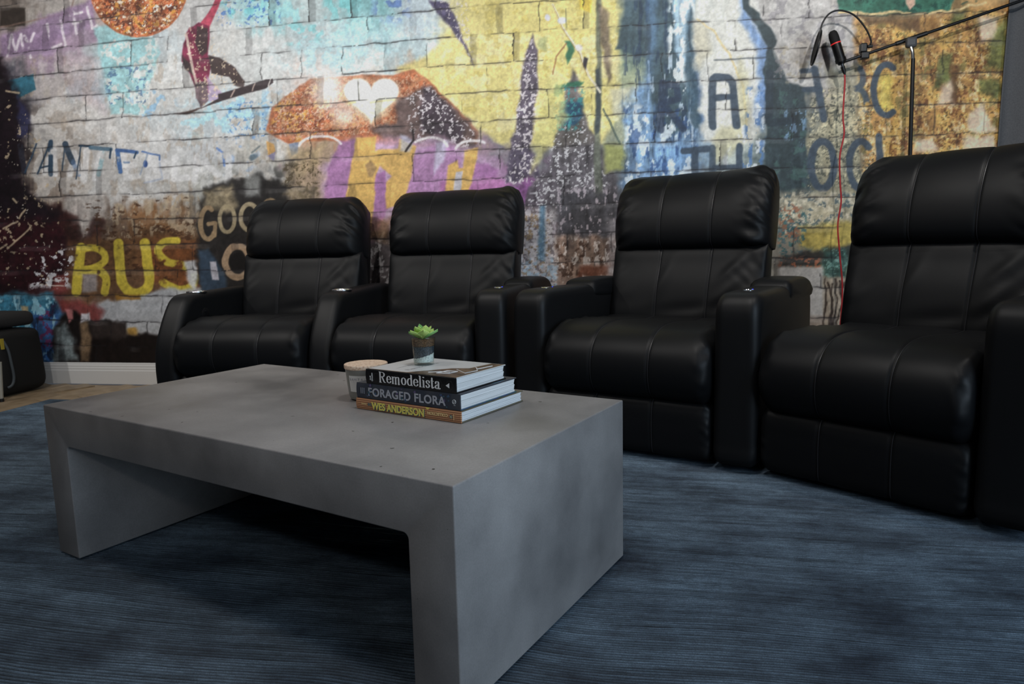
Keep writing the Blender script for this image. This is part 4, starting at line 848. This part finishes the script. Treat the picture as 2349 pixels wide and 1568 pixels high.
SERIF = {  # stroke skeletons in a unit em (x-height .68, cap height 1)
    'R': (.74, [[(.14, 0), (.14, 1)], [(.14, .97), (.36, .97), (.52, .9), (.56, .75), (.5, .6), (.34, .53), (.14, .53)], [(.34, .53), (.44, .3), (.56, .05), (.7, .03)]], [(.02, .28, 0), (.02, .2, 1)]),
    'e': (.54, [[(.1, .38), (.44, .38), (.42, .56), (.3, .66), (.16, .58), (.1, .36), (.14, .14), (.28, .03), (.42, .1), (.46, .18)]], []),
    'm': (.92, [[(.14, 0), (.14, .64)], [(.14, .5), (.24, .63), (.36, .64), (.42, .54), (.42, 0)], [(.42, .5), (.54, .63), (.66, .64), (.72, .54), (.72, 0)]], [(.03, .25, 0), (.32, .52, 0), (.62, .84, 0), (.03, .14, .66)]),
    'o': (.58, [[(.29, .66), (.16, .58), (.1, .34), (.16, .1), (.29, .02), (.42, .1), (.48, .34), (.42, .58), (.29, .66)]], []),
    'd': (.6, [[(.46, .04), (.46, 1)], [(.46, .56), (.32, .66), (.17, .58), (.1, .33), (.17, .08), (.32, .02), (.46, .14)]], [(.34, .46, 1), (.46, .58, .02)]),
    'l': (.32, [[(.16, 0), (.16, 1)]], [(.04, .28, 0), (.04, .16, 1)]),
    'i': (.32, [[(.16, 0), (.16, .64)], [(.16, .84), (.16, .96)]], [(.04, .28, 0), (.04, .16, .66)]),
    's': (.46, [[(.38, .5), (.34, .63), (.22, .66), (.11, .56), (.16, .42), (.3, .32), (.37, .18), (.28, .04), (.16, .02), (.08, .16)]], []),
    't': (.38, [[(.17, .9), (.17, .14), (.22, .03), (.34, .1)]], [(.04, .34, .66)]),
    'a': (.56, [[(.12, .5), (.16, .63), (.28, .66), (.38, .58), (.38, .1), (.46, .02), (.53, .06)], [(.38, .4), (.2, .32), (.1, .2), (.14, .06), (.26, .02), (.38, .14)]], []),
}
def serif_text(name, text, height, m, parent, mtx, thick=.15, thin=.045):
    V, F = [], []; x = 0.0
    for ch in text:
        adv, strokes, serifs = SERIF[ch]
        def quad(a, b, w0, w1):
            d = np.subtract(b, a); L = np.hypot(*d) + 1e-9; n_ = np.array([-d[1], d[0]]) / L
            k = len(V); V.extend([tuple(np.add(a, n_ * w0 / 2)), tuple(np.subtract(a, n_ * w0 / 2)), tuple(np.subtract(b, n_ * w1 / 2)), tuple(np.add(b, n_ * w1 / 2))]); F.append((k, k + 1, k + 2, k + 3))
        for st in strokes:
            p = [np.array(q) for q in (smooth_path(st, 5) if len(st) > 2 else st)]
            wd = []
            for i in range(len(p)):
                d = p[min(i + 1, len(p) - 1)] - p[max(i - 1, 0)]; wd.append(thin + (thick - thin) * (abs(d[1]) / (np.hypot(*d) + 1e-9)) ** 1.5)
            for i in range(len(p) - 1): quad(p[i] + [x, 0], p[i + 1] + [x, 0], wd[i], wd[i + 1])
            if len(st) > 2:   # ball terminals and joints
                for q, w in zip(p, wd):
                    k = len(V); V.extend([(x + q[0] + w / 2 * math.cos(a * PI / 4), q[1] + w / 2 * math.sin(a * PI / 4)) for a in range(8)]); F.append(tuple(range(k, k + 8)))
        for s0, s1, y in serifs: quad((x + s0, y), (x + s1, y), .05, .05)
        x += adv
    V = [mtx @ Vector((a * height, b * height, .0002 * (i % 3) * .1)) for i, (a, b) in enumerate(V)]
    return obj(name, V, F, m, parent), x * height

# matrices that lay lettering on a book spine (x along the spine, up = z) and on its top
def spine_m(x, z, flip=False):
    R_ = Matrix.Rotation(PI / 2, 4, 'X')
    if flip: R_ = R_ @ Matrix.Rotation(PI, 4, 'Z')
    return Matrix.Translation((x, -.0006, z)) @ R_

def flat(name, pts, m, parent): return obj(name, pts, [tuple(range(len(pts)))], m, parent)

def book(label, near, ang, L, D, T, z, spine_mat, cover_mat, page_mat, back_mat=None, over=.004, board=.0028):
    e = np.array([math.cos(ang), math.sin(ang)]); org = np.array(near) - e * L
    t = thing('book', label, 'book', (org[0], org[1], z), ang, 'books stacked on the table')
    pages = []
    # page block with slightly concave head: real thin signatures showing as lines
    bm = bmesh.new(); ns = 7
    for k in range(ns):
        z0 = board + (T - 2 * board) * k / ns; z1 = board + (T - 2 * board) * (k + 1) / ns; j = .0006 * ((k * 5) % 3)
        v, f = box_geo(over + j, L - over - j, .004, D - over - j, z0, z1 - .00025); bv = [bm.verts.new(p) for p in v]
        for q in f: bm.faces.new([bv[i] for i in q])
    pg = bm_obj('page_block', bm, page_mat, t)
    cv = box('front_cover', 0, L, .002, D, T - board, T, cover_mat, t, .0008, 1)
    box('back_cover', 0, L, .002, D, 0, board, back_mat or cover_mat, t, .0008, 1)
    # slightly rounded spine
    V, F = [], []; n = 8
    for x in (0, L):
        for k in range(n + 1):
            a = -1 + 2 * k / n; V.append((x, .0024 * a * a - .0002, T * (k / n)))
        for k in range(n, -1, -1): V.append((x, .0042, T * (k / n)))
    m_ = 2 * (n + 1)
    for i in range(m_): F.append((i, (i + 1) % m_, m_ + (i + 1) % m_, m_ + i))
    F += [tuple(range(m_ - 1, -1, -1)), tuple(range(m_, 2 * m_))]
    bm = bmesh.new(); bv = [bm.verts.new(p) for p in V]
    for q in F: bm.faces.new([bv[i] for i in q])
    sp = bm_obj('spine', bm, spine_mat, t); auto_smooth(sp, 40)
    return t, sp, cv

def page_material(col):
    m = mat('page_edges', col, .8); nt = m.node_tree; b = nt.nodes['Principled BSDF']
    tc = nt.nodes.new('ShaderNodeTexCoord'); mp = nt.nodes.new('ShaderNodeMapping'); mp.inputs['Scale'].default_value = (3, 3, 900); nt.links.new(tc.outputs['Object'], mp.inputs[0])
    n = nt.nodes.new('ShaderNodeTexNoise'); n.inputs['Scale'].default_value = 1; n.inputs['Detail'].default_value = 2; nt.links.new(mp.outputs[0], n.inputs['Vector'])
    r = nt.nodes.new('ShaderNodeValToRGB'); r.color_ramp.elements[0].position = .3; r.color_ramp.elements[1].position = .6; r.color_ramp.elements[0].color = rgba([c * .78 for c in col]); r.color_ramp.elements[1].color = rgba(col)
    nt.links.new(n.outputs['Fac'], r.inputs['Fac']); nt.links.new(r.outputs['Color'], b.inputs['Base Color']); return m
M_PAGE = page_material((240, 241, 241)); M_PAGE2 = page_material((232, 235, 238))
def striped():
    m = mat('striped_cloth', (150, 104, 70), .6); nt = m.node_tree; b = nt.nodes['Principled BSDF']
    tc = nt.nodes.new('ShaderNodeTexCoord'); w = nt.nodes.new('ShaderNodeTexWave'); w.bands_direction = 'Z'; w.inputs['Scale'].default_value = 66; w.inputs['Distortion'].default_value = .3; nt.links.new(tc.outputs['Object'], w.inputs['Vector'])
    r = nt.nodes.new('ShaderNodeValToRGB'); r.color_ramp.elements[0].color = rgba((124, 84, 56)); r.color_ramp.elements[1].color = rgba((196, 142, 104)); r.color_ramp.elements[0].position = .2; r.color_ramp.elements[1].position = .6
    nt.links.new(w.outputs['Color'], r.inputs['Fac']); nt.links.new(r.outputs['Color'], b.inputs['Base Color']); return m
M_DKPRINT = mat('dark_print', (40, 40, 46), .5); M_INK = mat('black_ink', (14, 14, 16), .4); M_YELLOW = mat('yellow_ink', (226, 212, 104), .6); M_TEALINK = mat('teal_ink', (84, 110, 112), .6)
M_CREAM = mat('cream_ink', (222, 196, 140), .6); M_PAPERWHITE = mat('white_ink', (226, 228, 230), .5); M_GREYINK = mat('grey_ink', (168, 170, 178), .5); M_HEX = mat('hexagon_ink', (62, 62, 60), .5)
M_SLATE = mat('slate_cover', (62, 65, 72), .5, noise=(26, (48, 54, 66), .4, .62)); M_FLORA = mat('floral_print', (66, 86, 124), .5, noise=(70, (58, 92, 92), .4, .6)); M_PURPLE = mat('purple_print', (96, 84, 122), .5)
M_COVERG = mat('pale_cover', (196, 200, 202), .32, spec=.5); M_PHOTO = mat('cover_photo', (112, 92, 72), .35, noise=(40, (58, 46, 36), .4, .62)); M_OLIVE = mat('olive_cover', (96, 92, 78), .5); M_SHADE = mat('grey_print', (150, 152, 154), .4)

BA = math.radians(-22.5); Z0 = TH + .0012
# bottom book, lying title-up
b1, s1, c1 = book('striped brown book at the bottom of the stack, WES ANDERSON in yellow', (-.412, 1.484), BA, .336, .266, .0285, Z0, striped(), M_OLIVE, M_PAGE2, M_OLIVE)
bfont('title_shadow', 'WES ANDERSON', .0245, M_TEALINK, s1, spine_m(.0575, .0040), squash=.915, thick=.0001, bold=.0012)
bfont('title_lettering', 'WES ANDERSON', .0245, M_YELLOW, s1, Matrix.Translation((0, -.0005, 0)) @ spine_m(.056, .0050), squash=.915, bold=.0008)
bfont('word_the', 'THE', .0095, M_TEALINK, s1, spine_m(.0555, .0185, True), squash=.8, bold=.0003); bfont('author_lettering', 'ZOLLER SEITZ', .0055, M_CREAM, s1, spine_m(.0375, .017, True), squash=.55)
bfont('word_collection', 'COLLECTION', .0098, M_CREAM, s1, spine_m(.298, .0185, True), squash=1.02, bold=.0003)
lathe('publisher_mark', [(.0042, 0), (.0042, .0006), (0, .0007)], M_TEALINK, s1, 20, (.308, -.0004, .0135), (0, -1, 0)); bfont('publisher_letter', 'A', .007, M_CREAM, s1, Matrix.Translation((.3055, -.0014, .0135)) @ Matrix.Rotation(PI / 2, 4, 'X') @ Matrix.Rotation(PI / 2, 4, 'Z') @ Matrix.Translation((-.0024, -.0048, 0)))
box('spine_rule', .3155, .3162, -.0012, -.0004, .006, .020, M_CREAM, s1)
flat('spine_tab', [(.232, -.0012, .0283), (.246, -.0012, .0283), (.242, -.0014, .0245), (.238, -.0014, .0235), (.235, -.0014, .0245)], M_YELLOW, s1)
# middle book
Z1 = Z0 + .0288
b2, s2, c2 = book('dark slate book in the middle of the stack, FORAGED FLORA in grey', (-.4135, 1.4865), BA, .332, .238, .0385, Z1, M_SLATE, M_SLATE, M_PAGE, M_FLORA)
bfont('title_lettering', 'FORAGED FLORA', .0285, M_GREYINK, s2, spine_m(.041, .0090), squash=1.04, bold=.0007, spacing=1.08)
for k in range(3): box('spine_mark', .0165 + k * .0055, .0172 + k * .0055, -.0012, -.0004, .012, .027, M_GREYINK, s2)
tube('publisher_ring', [(.316 + .0048 * math.cos(a * PI / 10), -.0012, .0205 + .0048 * math.sin(a * PI / 10)) for a in range(20)], .0006, M_PAPERWHITE, s2, 6, True)
bfont('publisher_numeral', 'e', .008, M_PAPERWHITE, s2, spine_m(.3138, .0182)); bfont('publisher_digit', '1', .007, M_PAPERWHITE, s2, Matrix.Translation((.3195, -.0012, .0105)) @ Matrix.Rotation(PI / 2, 4, 'X') @ Matrix.Rotation(PI / 2, 4, 'Z'))
rnd = random.Random(4)
for k in range(26):
    x = rnd.choice([rnd.uniform(.03, .07), rnd.uniform(.11, .2), rnd.uniform(.268, .30)]); zc = rnd.uniform(.004, .036); w = rnd.uniform(.0015, .005); h_ = rnd.uniform(.0012, .006)
    flat('floral_fleck', [(x - w, -.00095, zc), (x - w * .2, -.00095, zc - h_ * .5), (x + w, -.00095, zc - h_ * .1), (x + w * .3, -.00095, zc + h_)], M_FLORA if k % 4 else M_PURPLE, s2)
for (x0, y0, x1, y1, mm) in ((.296, .03, .318, .12, M_PURPLE), (.31, .14, .33, .20, M_FLORA), (.05, .004, .12, .012, M_FLORA), (.15, .004, .24, .010, M_FLORA)):
    flat('cover_flower', [(x0, y0, .0387), (x1, y0 + .004, .0387), (x1 - .004, y1, .0387), (x0 + .006, y1 - .01, .0387)], mm, c2)
# top book
Z2 = Z1 + .0388
b3, s3, c3 = book('black-spined book on top of the stack, Remodelista in white serif letters', (-.4235, 1.4915), BA, .286, .206, .0372, Z2, M_INK, M_COVERG, M_PAGE, M_INK)
tw = serif_text('title_lettering', 'Remodelista', .0218, M_PAPERWHITE, s3, spine_m(0, 0))
bpy.data.objects.remove(tw[0])
hh = .0262; wt = tw[1] / .0218 * hh
o_, _ = serif_text('title_lettering', 'Remodelista', hh, M_PAPERWHITE, s3, Matrix.Translation((0, -.0005, 0)) @ spine_m(.046, .0075) @ Matrix.Diagonal((.196 / wt, 1, 1, 1)))
for k, s_ in enumerate(('JULIE', 'CARLSON')): bfont('author_lettering', s_, .0056, M_PAPERWHITE, s3, Matrix.Translation((.0185 + k * .0065, -.0012, .0075 if k else .0105)) @ Matrix.Rotation(PI / 2, 4, 'X') @ Matrix.Rotation(PI / 2, 4, 'Z'), squash=.85)
flat('publisher_triangle', [(.2575, -.0014, .0175), (.2685, -.0014, .0120), (.2685, -.0014, .0245)], M_PAPERWHITE, s3)
V, F = [], []
for i in range(-1, 20):
    for j in range(-1, 4):
        cx_, cz_ = i * .0165 + .004, j * .0191 + (.00955 if i % 2 else 0)
        P = [(cx_ + .0106 * math.cos(a * PI / 3), cz_ + .0106 * math.sin(a * PI / 3)) for a in range(6)]
        for a in (0, 1, 2):
            p, q = np.array(P[a]), np.array(P[a + 1])
            if min(p[0], q[0]) < .001 or max(p[0], q[0]) > .285 or min(p[1], q[1]) < .001 or max(p[1], q[1]) > .0365: continue
            d = (q - p) / np.linalg.norm(q - p); n_ = np.array([-d[1], d[0]]) * .00026; k = len(V)
            for r_ in (p + n_, p - n_, q - n_, q + n_): V.append((r_[0], .0024 * (2 * r_[1] / .0372 - 1) ** 2 - .0006, r_[1]))
            F.append((k, k + 1, k + 2, k + 3))
obj('hexagon_pattern', V, F, M_HEX, s3)
zt = .0374
flat('cover_picture', [(.128, .006, zt), (.284, .006, zt), (.284, .203, zt), (.246, .203, zt), (.236, .12, zt), (.196, .10, zt)], M_PHOTO, c3)
flat('cover_edge_strip', [(.002, .004, zt), (.284, .004, zt), (.284, .0085, zt + .00005), (.002, .0085, zt + .00005)], M_PHOTO, c3)  # thin strip in the picture colour along the spine edge
for pts in ([(.205, .03), (.235, .04), (.238, .07), (.21, .065), (.205, .03)], [(.22, .09), (.268, .06), (.275, .10), (.25, .13)], [(.238, .14), (.262, .12), (.27, .17)], [(.18, .03), (.20, .05), (.23, .05)]):
    tube('cover_chair_outline', [(x, y, zt + .0002) for x, y in pts], .0011, M_PAPERWHITE, c3, 6)
bfont('cover_title', 'Remodelista', .022, M_SHADE, c3, Matrix.Translation((.117, .03, zt)) @ Matrix.Rotation(PI / 2, 4, 'Z'), squash=1.1, thick=.00005)
bfont('cover_subtitle', 'a manual for the considered home', .0075, M_SHADE, c3, Matrix.Translation((.07, .04, zt)) @ Matrix.Rotation(PI / 2, 4, 'Z'), thick=.00005)
Z3 = Z2 + .0374

# ------------------------------------------------------------------ candle
M_FROST = mat('smoked_glass', (138, 138, 132), .22, spec=.6, coat=.4); M_LID = mat('pale_wood', (226, 202, 180), .55, noise=(160, (190, 156, 130), .36, .5)); M_LABEL = mat('label_paper', (226, 226, 224), .6)
cd = thing('candle', 'grey glass candle jar with a pale wooden lid behind the books', 'candle', (-.744, 1.737, Z0), math.radians(-12))
lathe('jar', [(.0, 0), (.040, 0), (.046, .004), (.049, .014), (.0525, .044), (.0555, .082), (.056, .0845), (.0535, .0845), (.0, .0835)], M_FROST, cd, 56)
lathe('lid', [(.0, .0845), (.0565, .0845), (.058, .086), (.0585, .0945), (.0575, .0962), (.0, .0966)], M_LID, cd, 56)
V, F = [], []; n = 12
for k in range(n + 1):
    a = math.radians(-112 + 58 * k / n)
    for z in (.026, .070):
        r_ = .0492 + (.0555 - .0492) * ((z - .014) / .076) + .0009; V.append((r_ * math.cos(a), r_ * math.sin(a), z))
for k in range(n): F.append((2 * k, 2 * k + 2, 2 * k + 3, 2 * k + 1))
lb = obj('label', V, F, M_LABEL, cd, True)
for k, ch in enumerate('SANTAL'):
    a = math.radians(-106 + k * 9.4); r_ = .0550
    bfont('label_letter', ch, .0082, M_GREYINK, lb, Matrix.Translation((r_ * math.cos(a), r_ * math.sin(a), .058)) @ Matrix.Rotation(a + PI / 2, 4, 'Z') @ Matrix.Rotation(PI / 2, 4, 'X'), 'CENTER')

# ------------------------------------------------------------------ succulent in a glass
M_GLASS = mat('clear_glass', (250, 252, 250), .03, trans=1.0, ior=1.3); M_SOIL = mat('brown_gravel', (128, 92, 66), .9, noise=(420, (58, 38, 26), .42, .58), bump=(420, .8, .002)); M_DARKSAND = mat('dark_sand', (70, 78, 92), .9, noise=(420, (30, 34, 42), .42, .58), bump=(420, .8, .002)); M_WSAND = mat('white_gravel', (226, 228, 228), .9, noise=(300, (176, 180, 184), .35, .5), bump=(300, .8, .002))
nt = M_GLASS.node_tree; nt.nodes.clear()
_o = nt.nodes.new('ShaderNodeOutputMaterial'); _t = nt.nodes.new('ShaderNodeBsdfTransparent'); _g = nt.nodes.new('ShaderNodeBsdfGlossy'); _m = nt.nodes.new('ShaderNodeMixShader'); _fr = nt.nodes.new('ShaderNodeLayerWeight'); _pw = nt.nodes.new('ShaderNodeMath'); _pw.operation = 'POWER'; _pw.inputs[1].default_value = 4.0; _ml = nt.nodes.new('ShaderNodeMath'); _ml.operation = 'MULTIPLY_ADD'; _ml.inputs[1].default_value = .45; _ml.inputs[2].default_value = .04
_t.inputs[0].default_value = (.93, .96, .94, 1); _g.inputs['Roughness'].default_value = .03; _fr.inputs[0].default_value = .5
nt.links.new(_fr.outputs['Facing'], _pw.inputs[0]); nt.links.new(_pw.outputs[0], _ml.inputs[0]); nt.links.new(_ml.outputs[0], _m.inputs[0]); nt.links.new(_t.outputs[0], _m.inputs[1]); nt.links.new(_g.outputs[0], _m.inputs[2]); nt.links.new(_m.outputs[0], _o.inputs[0])
pl = thing('potted_succulent', 'small green succulent in a layered-sand glass on the top book', 'plant', (-.557, 1.672, Z3), 0)
lathe('glass', [(.0, .0), (.0245, .0), (.0255, .002), (.0315, .070), (.0313, .0712), (.0305, .070), (.0248, .0075), (.0, .006)], M_GLASS, pl, 48)
def layer(name, z0, z1, t0, t1, m):   # a fill layer whose lower / upper surfaces tilt (t = rise across the glass)
    V, F = [], []; seg, nz = 48, 4
    def rr(z): return .0246 + (.0303 - .0246) * (z - .0075) / .0625 - .0005
    for j in range(nz + 1):
        for k in range(seg):
            a = 2 * PI * k / seg; c_ = math.cos(a - .5)
            lo = z0 + t0 * c_ + .0012 * math.sin(k * 2.3) * (t0 != 0); hi = z1 + t1 * c_ + .0012 * math.sin(k * 2.3) * (t1 != 0); z = lo + (hi - lo) * j / nz; r_ = rr(z); V.append((r_ * math.cos(a), r_ * math.sin(a), z))
    for j in range(nz):
        for k in range(seg): F.append((j * seg + k, j * seg + (k + 1) % seg, (j + 1) * seg + (k + 1) % seg, (j + 1) * seg + k))
    F += [tuple(range(seg - 1, -1, -1)), tuple(nz * seg + k for k in range(seg))]
    return obj(name, V, F, m, pl, True)
layer('white_sand', .0078, .024, 0, .007, M_WSAND); layer('dark_sand', .0245, .048, .007, 0, M_DARKSAND); layer('brown_gravel', .0485, .066, 0, 0, M_SOIL)
M_LEAF = mat('succulent_leaf', (206, 222, 130), .5, noise=(30, (160, 204, 104), .35, .65)); M_LEAF2 = mat('succulent_leaf_dark', (140, 190, 110), .5, noise=(30, (92, 150, 80), .35, .65))
def leaf(az, tilt, L, w, m, z0):
    V, F = [], []; n = 8
    for k in range(n + 1):
        t = k / n; wd = w * (math.sin(PI * min(t * .86 + .10, 1)) ** .8) * (1 - t ** 6 * .9); cz = .25 * t * t
        px_, pz = L * t * math.cos(tilt), L * t * math.sin(tilt) + L * cz * .25
        for j, yy in enumerate((-1, -.5, 0, .5, 1)): V.append((px_, wd * yy, pz + abs(yy) ** 2 * w * .35))
        for j, yy in enumerate((1, .5, 0, -.5, -1)): V.append((px_ + .0004, wd * yy * .95, pz + abs(yy) ** 2 * w * .3 - .0022 * (1 - t * .8)))
    r_ = 10
    for k in range(n):
        for j in range(r_): F.append((k * r_ + j, k * r_ + (j + 1) % r_, (k + 1) * r_ + (j + 1) % r_, (k + 1) * r_ + j))
    F += [tuple(range(r_ - 1, -1, -1)), tuple(n * r_ + j for j in range(r_))]
    ca, sa = math.cos(az), math.sin(az)
    V = [(x * ca - y * sa, x * sa + y * ca, z + z0) for x, y, z in V]
    o = obj('leaf', V, F, m, pl, True); return o
rnd = random.Random(11)
for ringk, (nL, tilt, L, w, z0) in enumerate(((6, .38, .040, .0165, .0665), (5, .75, .034, .0165, .069), (4, 1.1, .028, .014, .071), (3, 1.4, .020, .009, .072))):
    for k in range(nL): leaf(2 * PI * k / nL + ringk * .5 + rnd.uniform(-.15, .15), tilt + rnd.uniform(-.1, .1), L * rnd.uniform(.9, 1.1), w, M_LEAF if (k + ringk) % 3 else M_LEAF2, z0)

# ------------------------------------------------------------------ microphone on a boom stand by the mural
BY = 3.885
M_GREYPL = mat('grey_plastic', (72, 74, 78), .5); M_RED = mat('red_cable', (176, 40, 46), .5); M_REDRING = mat('red_ring', (200, 50, 50), .4, emit=((220, 40, 40), .4)); M_MESHB = mat('foam_black', (14, 14, 15), .8)
st = thing('microphone_stand', 'black boom microphone stand behind the recliners against the mural', 'microphone stand', (1.31, BY, FLOOR_Z))
def rel(p, o=(1.31, BY, FLOOR_Z)): return tuple(np.subtract(p, o))
lathe('base', [(.0, 0), (.14, 0), (.145, .006), (.14, .018), (.03, .026), (.02, .05), (.0, .05)], M_BLACKMETAL, st, 40, (0, -.085, 0))
tube('pole', [rel((1.31, BY - .085, .03)), rel((1.303, BY - .058, .9)), rel((1.297, BY - .03, 1.70))], .0095, M_BLACKMETAL, st, 14)
lathe('height_clutch', [(.0, -.05), (.016, -.05), (.018, .05), (.012, .06), (.0, .06)], M_BLACKPL, st, 20, rel((1.303, BY - .056, .95)))
tube('neck', [rel((1.297, BY - .03, 1.69)), rel((1.293, BY - .03, 1.73)), rel((1.284, BY - .022, 1.77))], .0085, M_CHROME, st, 12)
box('clutch', -.048, .002, -.04, -.004, 1.765, 1.815, M_GREYPL, st, .012)
pB0, pB1 = np.array([.986, BY, 1.715]), np.array([1.98, BY, 1.998])
tube('boom', [rel(pB0), rel(pB0 + (pB1 - pB0) * .5), rel(pB1)], .0075, M_BLACKMETAL, st, 12)
tube('boom_sleeve', [rel(pB0 + (pB1 - pB0) * .24), rel(pB0 + (pB1 - pB0) * .38)], .011, M_BLACKPL, st, 12)
tube('counterweight', [rel(pB0 + (pB1 - pB0) * .93), rel(pB1)], .022, M_BLACKPL, st, 16)

mic = thing('microphone', 'black studio microphone with a red ring on the boom tip', 'microphone', (.975, BY - .012, 1.70))
ax = np.array([.916 - .968, 0, 1.868 - 1.705]); ax /= np.linalg.norm(ax)
lathe('body', [(.0, 0), (.015, 0), (.021, .012), (.0235, .03), (.0235, .105), (.0, .105)], M_BLACKPL, mic, 28, None, ax)
lathe('red_ring', [(.0, .105), (.024, .105), (.024, .110), (.0, .110)], M_REDRING, mic, 28, None, ax)
lathe('grille', [(.0, .110), (.0237, .110), (.0235, .145), (.020, .163), (.012, .172), (.0, .174)], M_MESHB, mic, 28, None, ax)
lathe('plug', [(.0, 0), (.009, 0), (.009, -.012), (.0, -.012)], M_CHROME, mic, 16, None, ax); lathe('plug_sleeve', [(.0, -.012), (.0105, -.012), (.009, -.035), (.004, -.055), (.0, -.055)], M_BLACKPL, mic, 16, None, ax)
lathe('mount_clip', [(.0, .012), (.026, .012), (.026, .030), (.0, .030)], M_BLACKMETAL, mic, 24, None, ax)

pf = thing('pop_filter', 'black round pop filter on a curved gooseneck beside the microphone', 'pop filter', (1.09, BY, 1.75))
org = np.array([1.09, BY, 1.75])
a1 = np.array([.863, BY, 1.868]); a2 = np.array([.829, BY, 1.702]); dd = a1 - a2; dd /= np.linalg.norm(dd); nn = np.array([dd[2], 0, -dd[0]]); cc = (a1 + a2) / 2; cc = cc + [0, -.03, 0]; nn = nn + np.array([0, -.06, 0]); nn /= np.linalg.norm(nn)
lathe('filter_screen', [(.0, -.002), (.075, -.002), (.075, .002), (.0, .002)], M_MESHB, pf, 40, cc - org, nn)
bx = Vector(nn).orthogonal().normalized(); by = Vector(nn).cross(bx)
tube('filter_hoop', [Vector(cc - org) + bx * (.08 * math.cos(k * PI / 24)) + by * (.08 * math.sin(k * PI / 24)) for k in range(48)], .0062, M_BLACKPL, pf, 8, True)
gn = smooth_path([np.array(p) - org for p in ((.861, BY - .03, 1.845), (.872, BY - .03, 1.90), (.905, BY - .025, 1.945), (.955, BY - .02, 1.957), (1.02, BY - .02, 1.93), (1.075, BY - .02, 1.865), (1.105, BY - .018, 1.80), (1.095, BY - .01, 1.775))], 8)
tube('gooseneck', gn, .0045, M_BLACKMETAL, pf, 10)
box('clamp', -.032, .0, -.022, .018, .0, .045, M_BLACKPL, pf, .006); box('clamp_jaw', -.026, .012, -.018, .016, -.03, .004, M_BLACKPL, pf, .005)
tube('clamp_screw', [(-.0, -.02, .025), (.022, -.02, .025)], .008, M_BLACKPL, pf, 12)

cab = smooth_path([(.9895, BY - .012, 1.652), (.992, BY - .012, 1.60), (.99, BY - .01, 1.45), (.998, BY - .012, 1.36), (.982, BY - .012, 1.25), (.988, BY - .012, 1.12), (.997, BY - .01, 1.02), (.985, BY - .012, .90), (1.0, BY - .012, .75), (1.02, BY - .012, .55), (1.01, BY - .015, .25), (1.0, BY - .03, .03), (1.06, BY - .06, FLOOR_Z + .006), (1.20, BY - .08, FLOOR_Z + .006), (1.3, BY - .19, FLOOR_Z + .006)], 8)
o = tube('microphone_cable', cab, .0042, M_RED, None, 8); tag(o, 'red cable hanging from the microphone down behind the recliners', 'cable')

# ------------------------------------------------------------------ linen curtain at the window-side corner
def build_curtain():
    m = mat('grey_linen', (96, 98, 102), .85, noise=(220, (84, 86, 90), .35, .65), bump=(420, .3, .001))
    xs = np.linspace(1.735, 2.75, 120); zs = np.linspace(FLOOR_Z + .02, 2.56, 30)
    V, F = [], []
    for z in zs:
        tz = z / 2.56
        for x in xs:
            u = (x - 1.735); sp = 1.735 + u * (1 - .05 * tz) + .03 * (tz - .5)
            V.append((sp, WALL_Y - .032 + .020 * math.sin(u * 2 * PI / .17 + .4 * math.sin(u * 9 + z)) * (1 - .25 * tz) + .004 * math.sin(z * 5 + u * 20), z))
    n = len(xs)
    for j in range(len(zs) - 1):
        for i in range(n - 1): F.append((j * n + i, j * n + i + 1, (j + 1) * n + i + 1, (j + 1) * n + i))
    t = thing('curtain', 'floor-length grey linen curtain at the right end of the mural', 'curtain', (0, 0, 0))
    o = obj('drape', V, F, m, t, True)
    md = o.modifiers.new('thickness', 'SOLIDIFY'); md.thickness = .003
    tube('curtain_rod', [(1.68, WALL_Y - .032, 2.60), (2.85, WALL_Y - .032, 2.60)], .012, M_BLACKMETAL, t, 12)
build_curtain()

# ------------------------------------------------------------------ black padded case at the far left, with a metal leg in front
M_CASE = mat('black_fabric', (5, 5, 5), .8, bump=(300, .3, .001)); M_PAD = mat('charcoal_fabric', (34, 33, 33), .85, bump=(260, .4, .001)); M_STRAP = mat('grey_webbing', (58, 64, 68), .7); M_PALE = mat('brushed_metal', (168, 166, 156), .4, .4); M_LBL = mat('yellow_label', (150, 132, 40), .6)
cs = thing('instrument_case', 'black soft padded case standing by the wall at the far left', 'case', (-4.06, 3.62, FLOOR_Z))
pillow('case_body', [(-.17, .03), (-.175, .2), (-.165, .36), (-.14, .402), (.0, .41), (.14, .402), (.165, .36), (.175, .2), (.17, .03), (.0, .012)], -.25, .215, M_CASE, cs, .05, (), 0, .007, .004, (.003, .003), 8, .05, 5, 60, 30)
tube('carry_strap', smooth_path([(.212, -.115, .35), (.224, -.10, .29), (.226, -.09, .2), (.226, -.085, .12), (.224, -.10, .075), (.214, -.125, .06)], 6), .008, M_STRAP, cs, 8)
box('case_label', .206, .2205, -.135, -.118, .30, .365, M_LBL, cs)
cu = thing('charcoal_cushion', 'dark grey flat cushion lying on top of the black case', 'cushion', (-4.08, 3.62, FLOOR_Z + .424))
pillow('cushion_body', [(-.16, .045), (-.15, .012), (-.1, .0), (.1, .0), (.15, .012), (.16, .045), (.15, .078), (.1, .09), (-.1, .09), (-.15, .078)], -.24, .205, M_PAD, cu, .035, (), 0, .007, .004, (.003, .003), 10, .05, 9, 48, 30)
ld = thing('stool_leg', 'thin pale metal stool leg at the left edge of the picture', 'stool leg', (-3.772, 3.385, FLOOR_Z))
tube('rod', [(-.008, 0, .008), (.012, 0, .24)], .011, M_PALE, ld, 14)
lathe('rubber_foot', [(.0, 0), (.014, 0), (.014, .02), (.0, .02)], M_BLACKPL, ld, 16, (-.008, 0, 0))
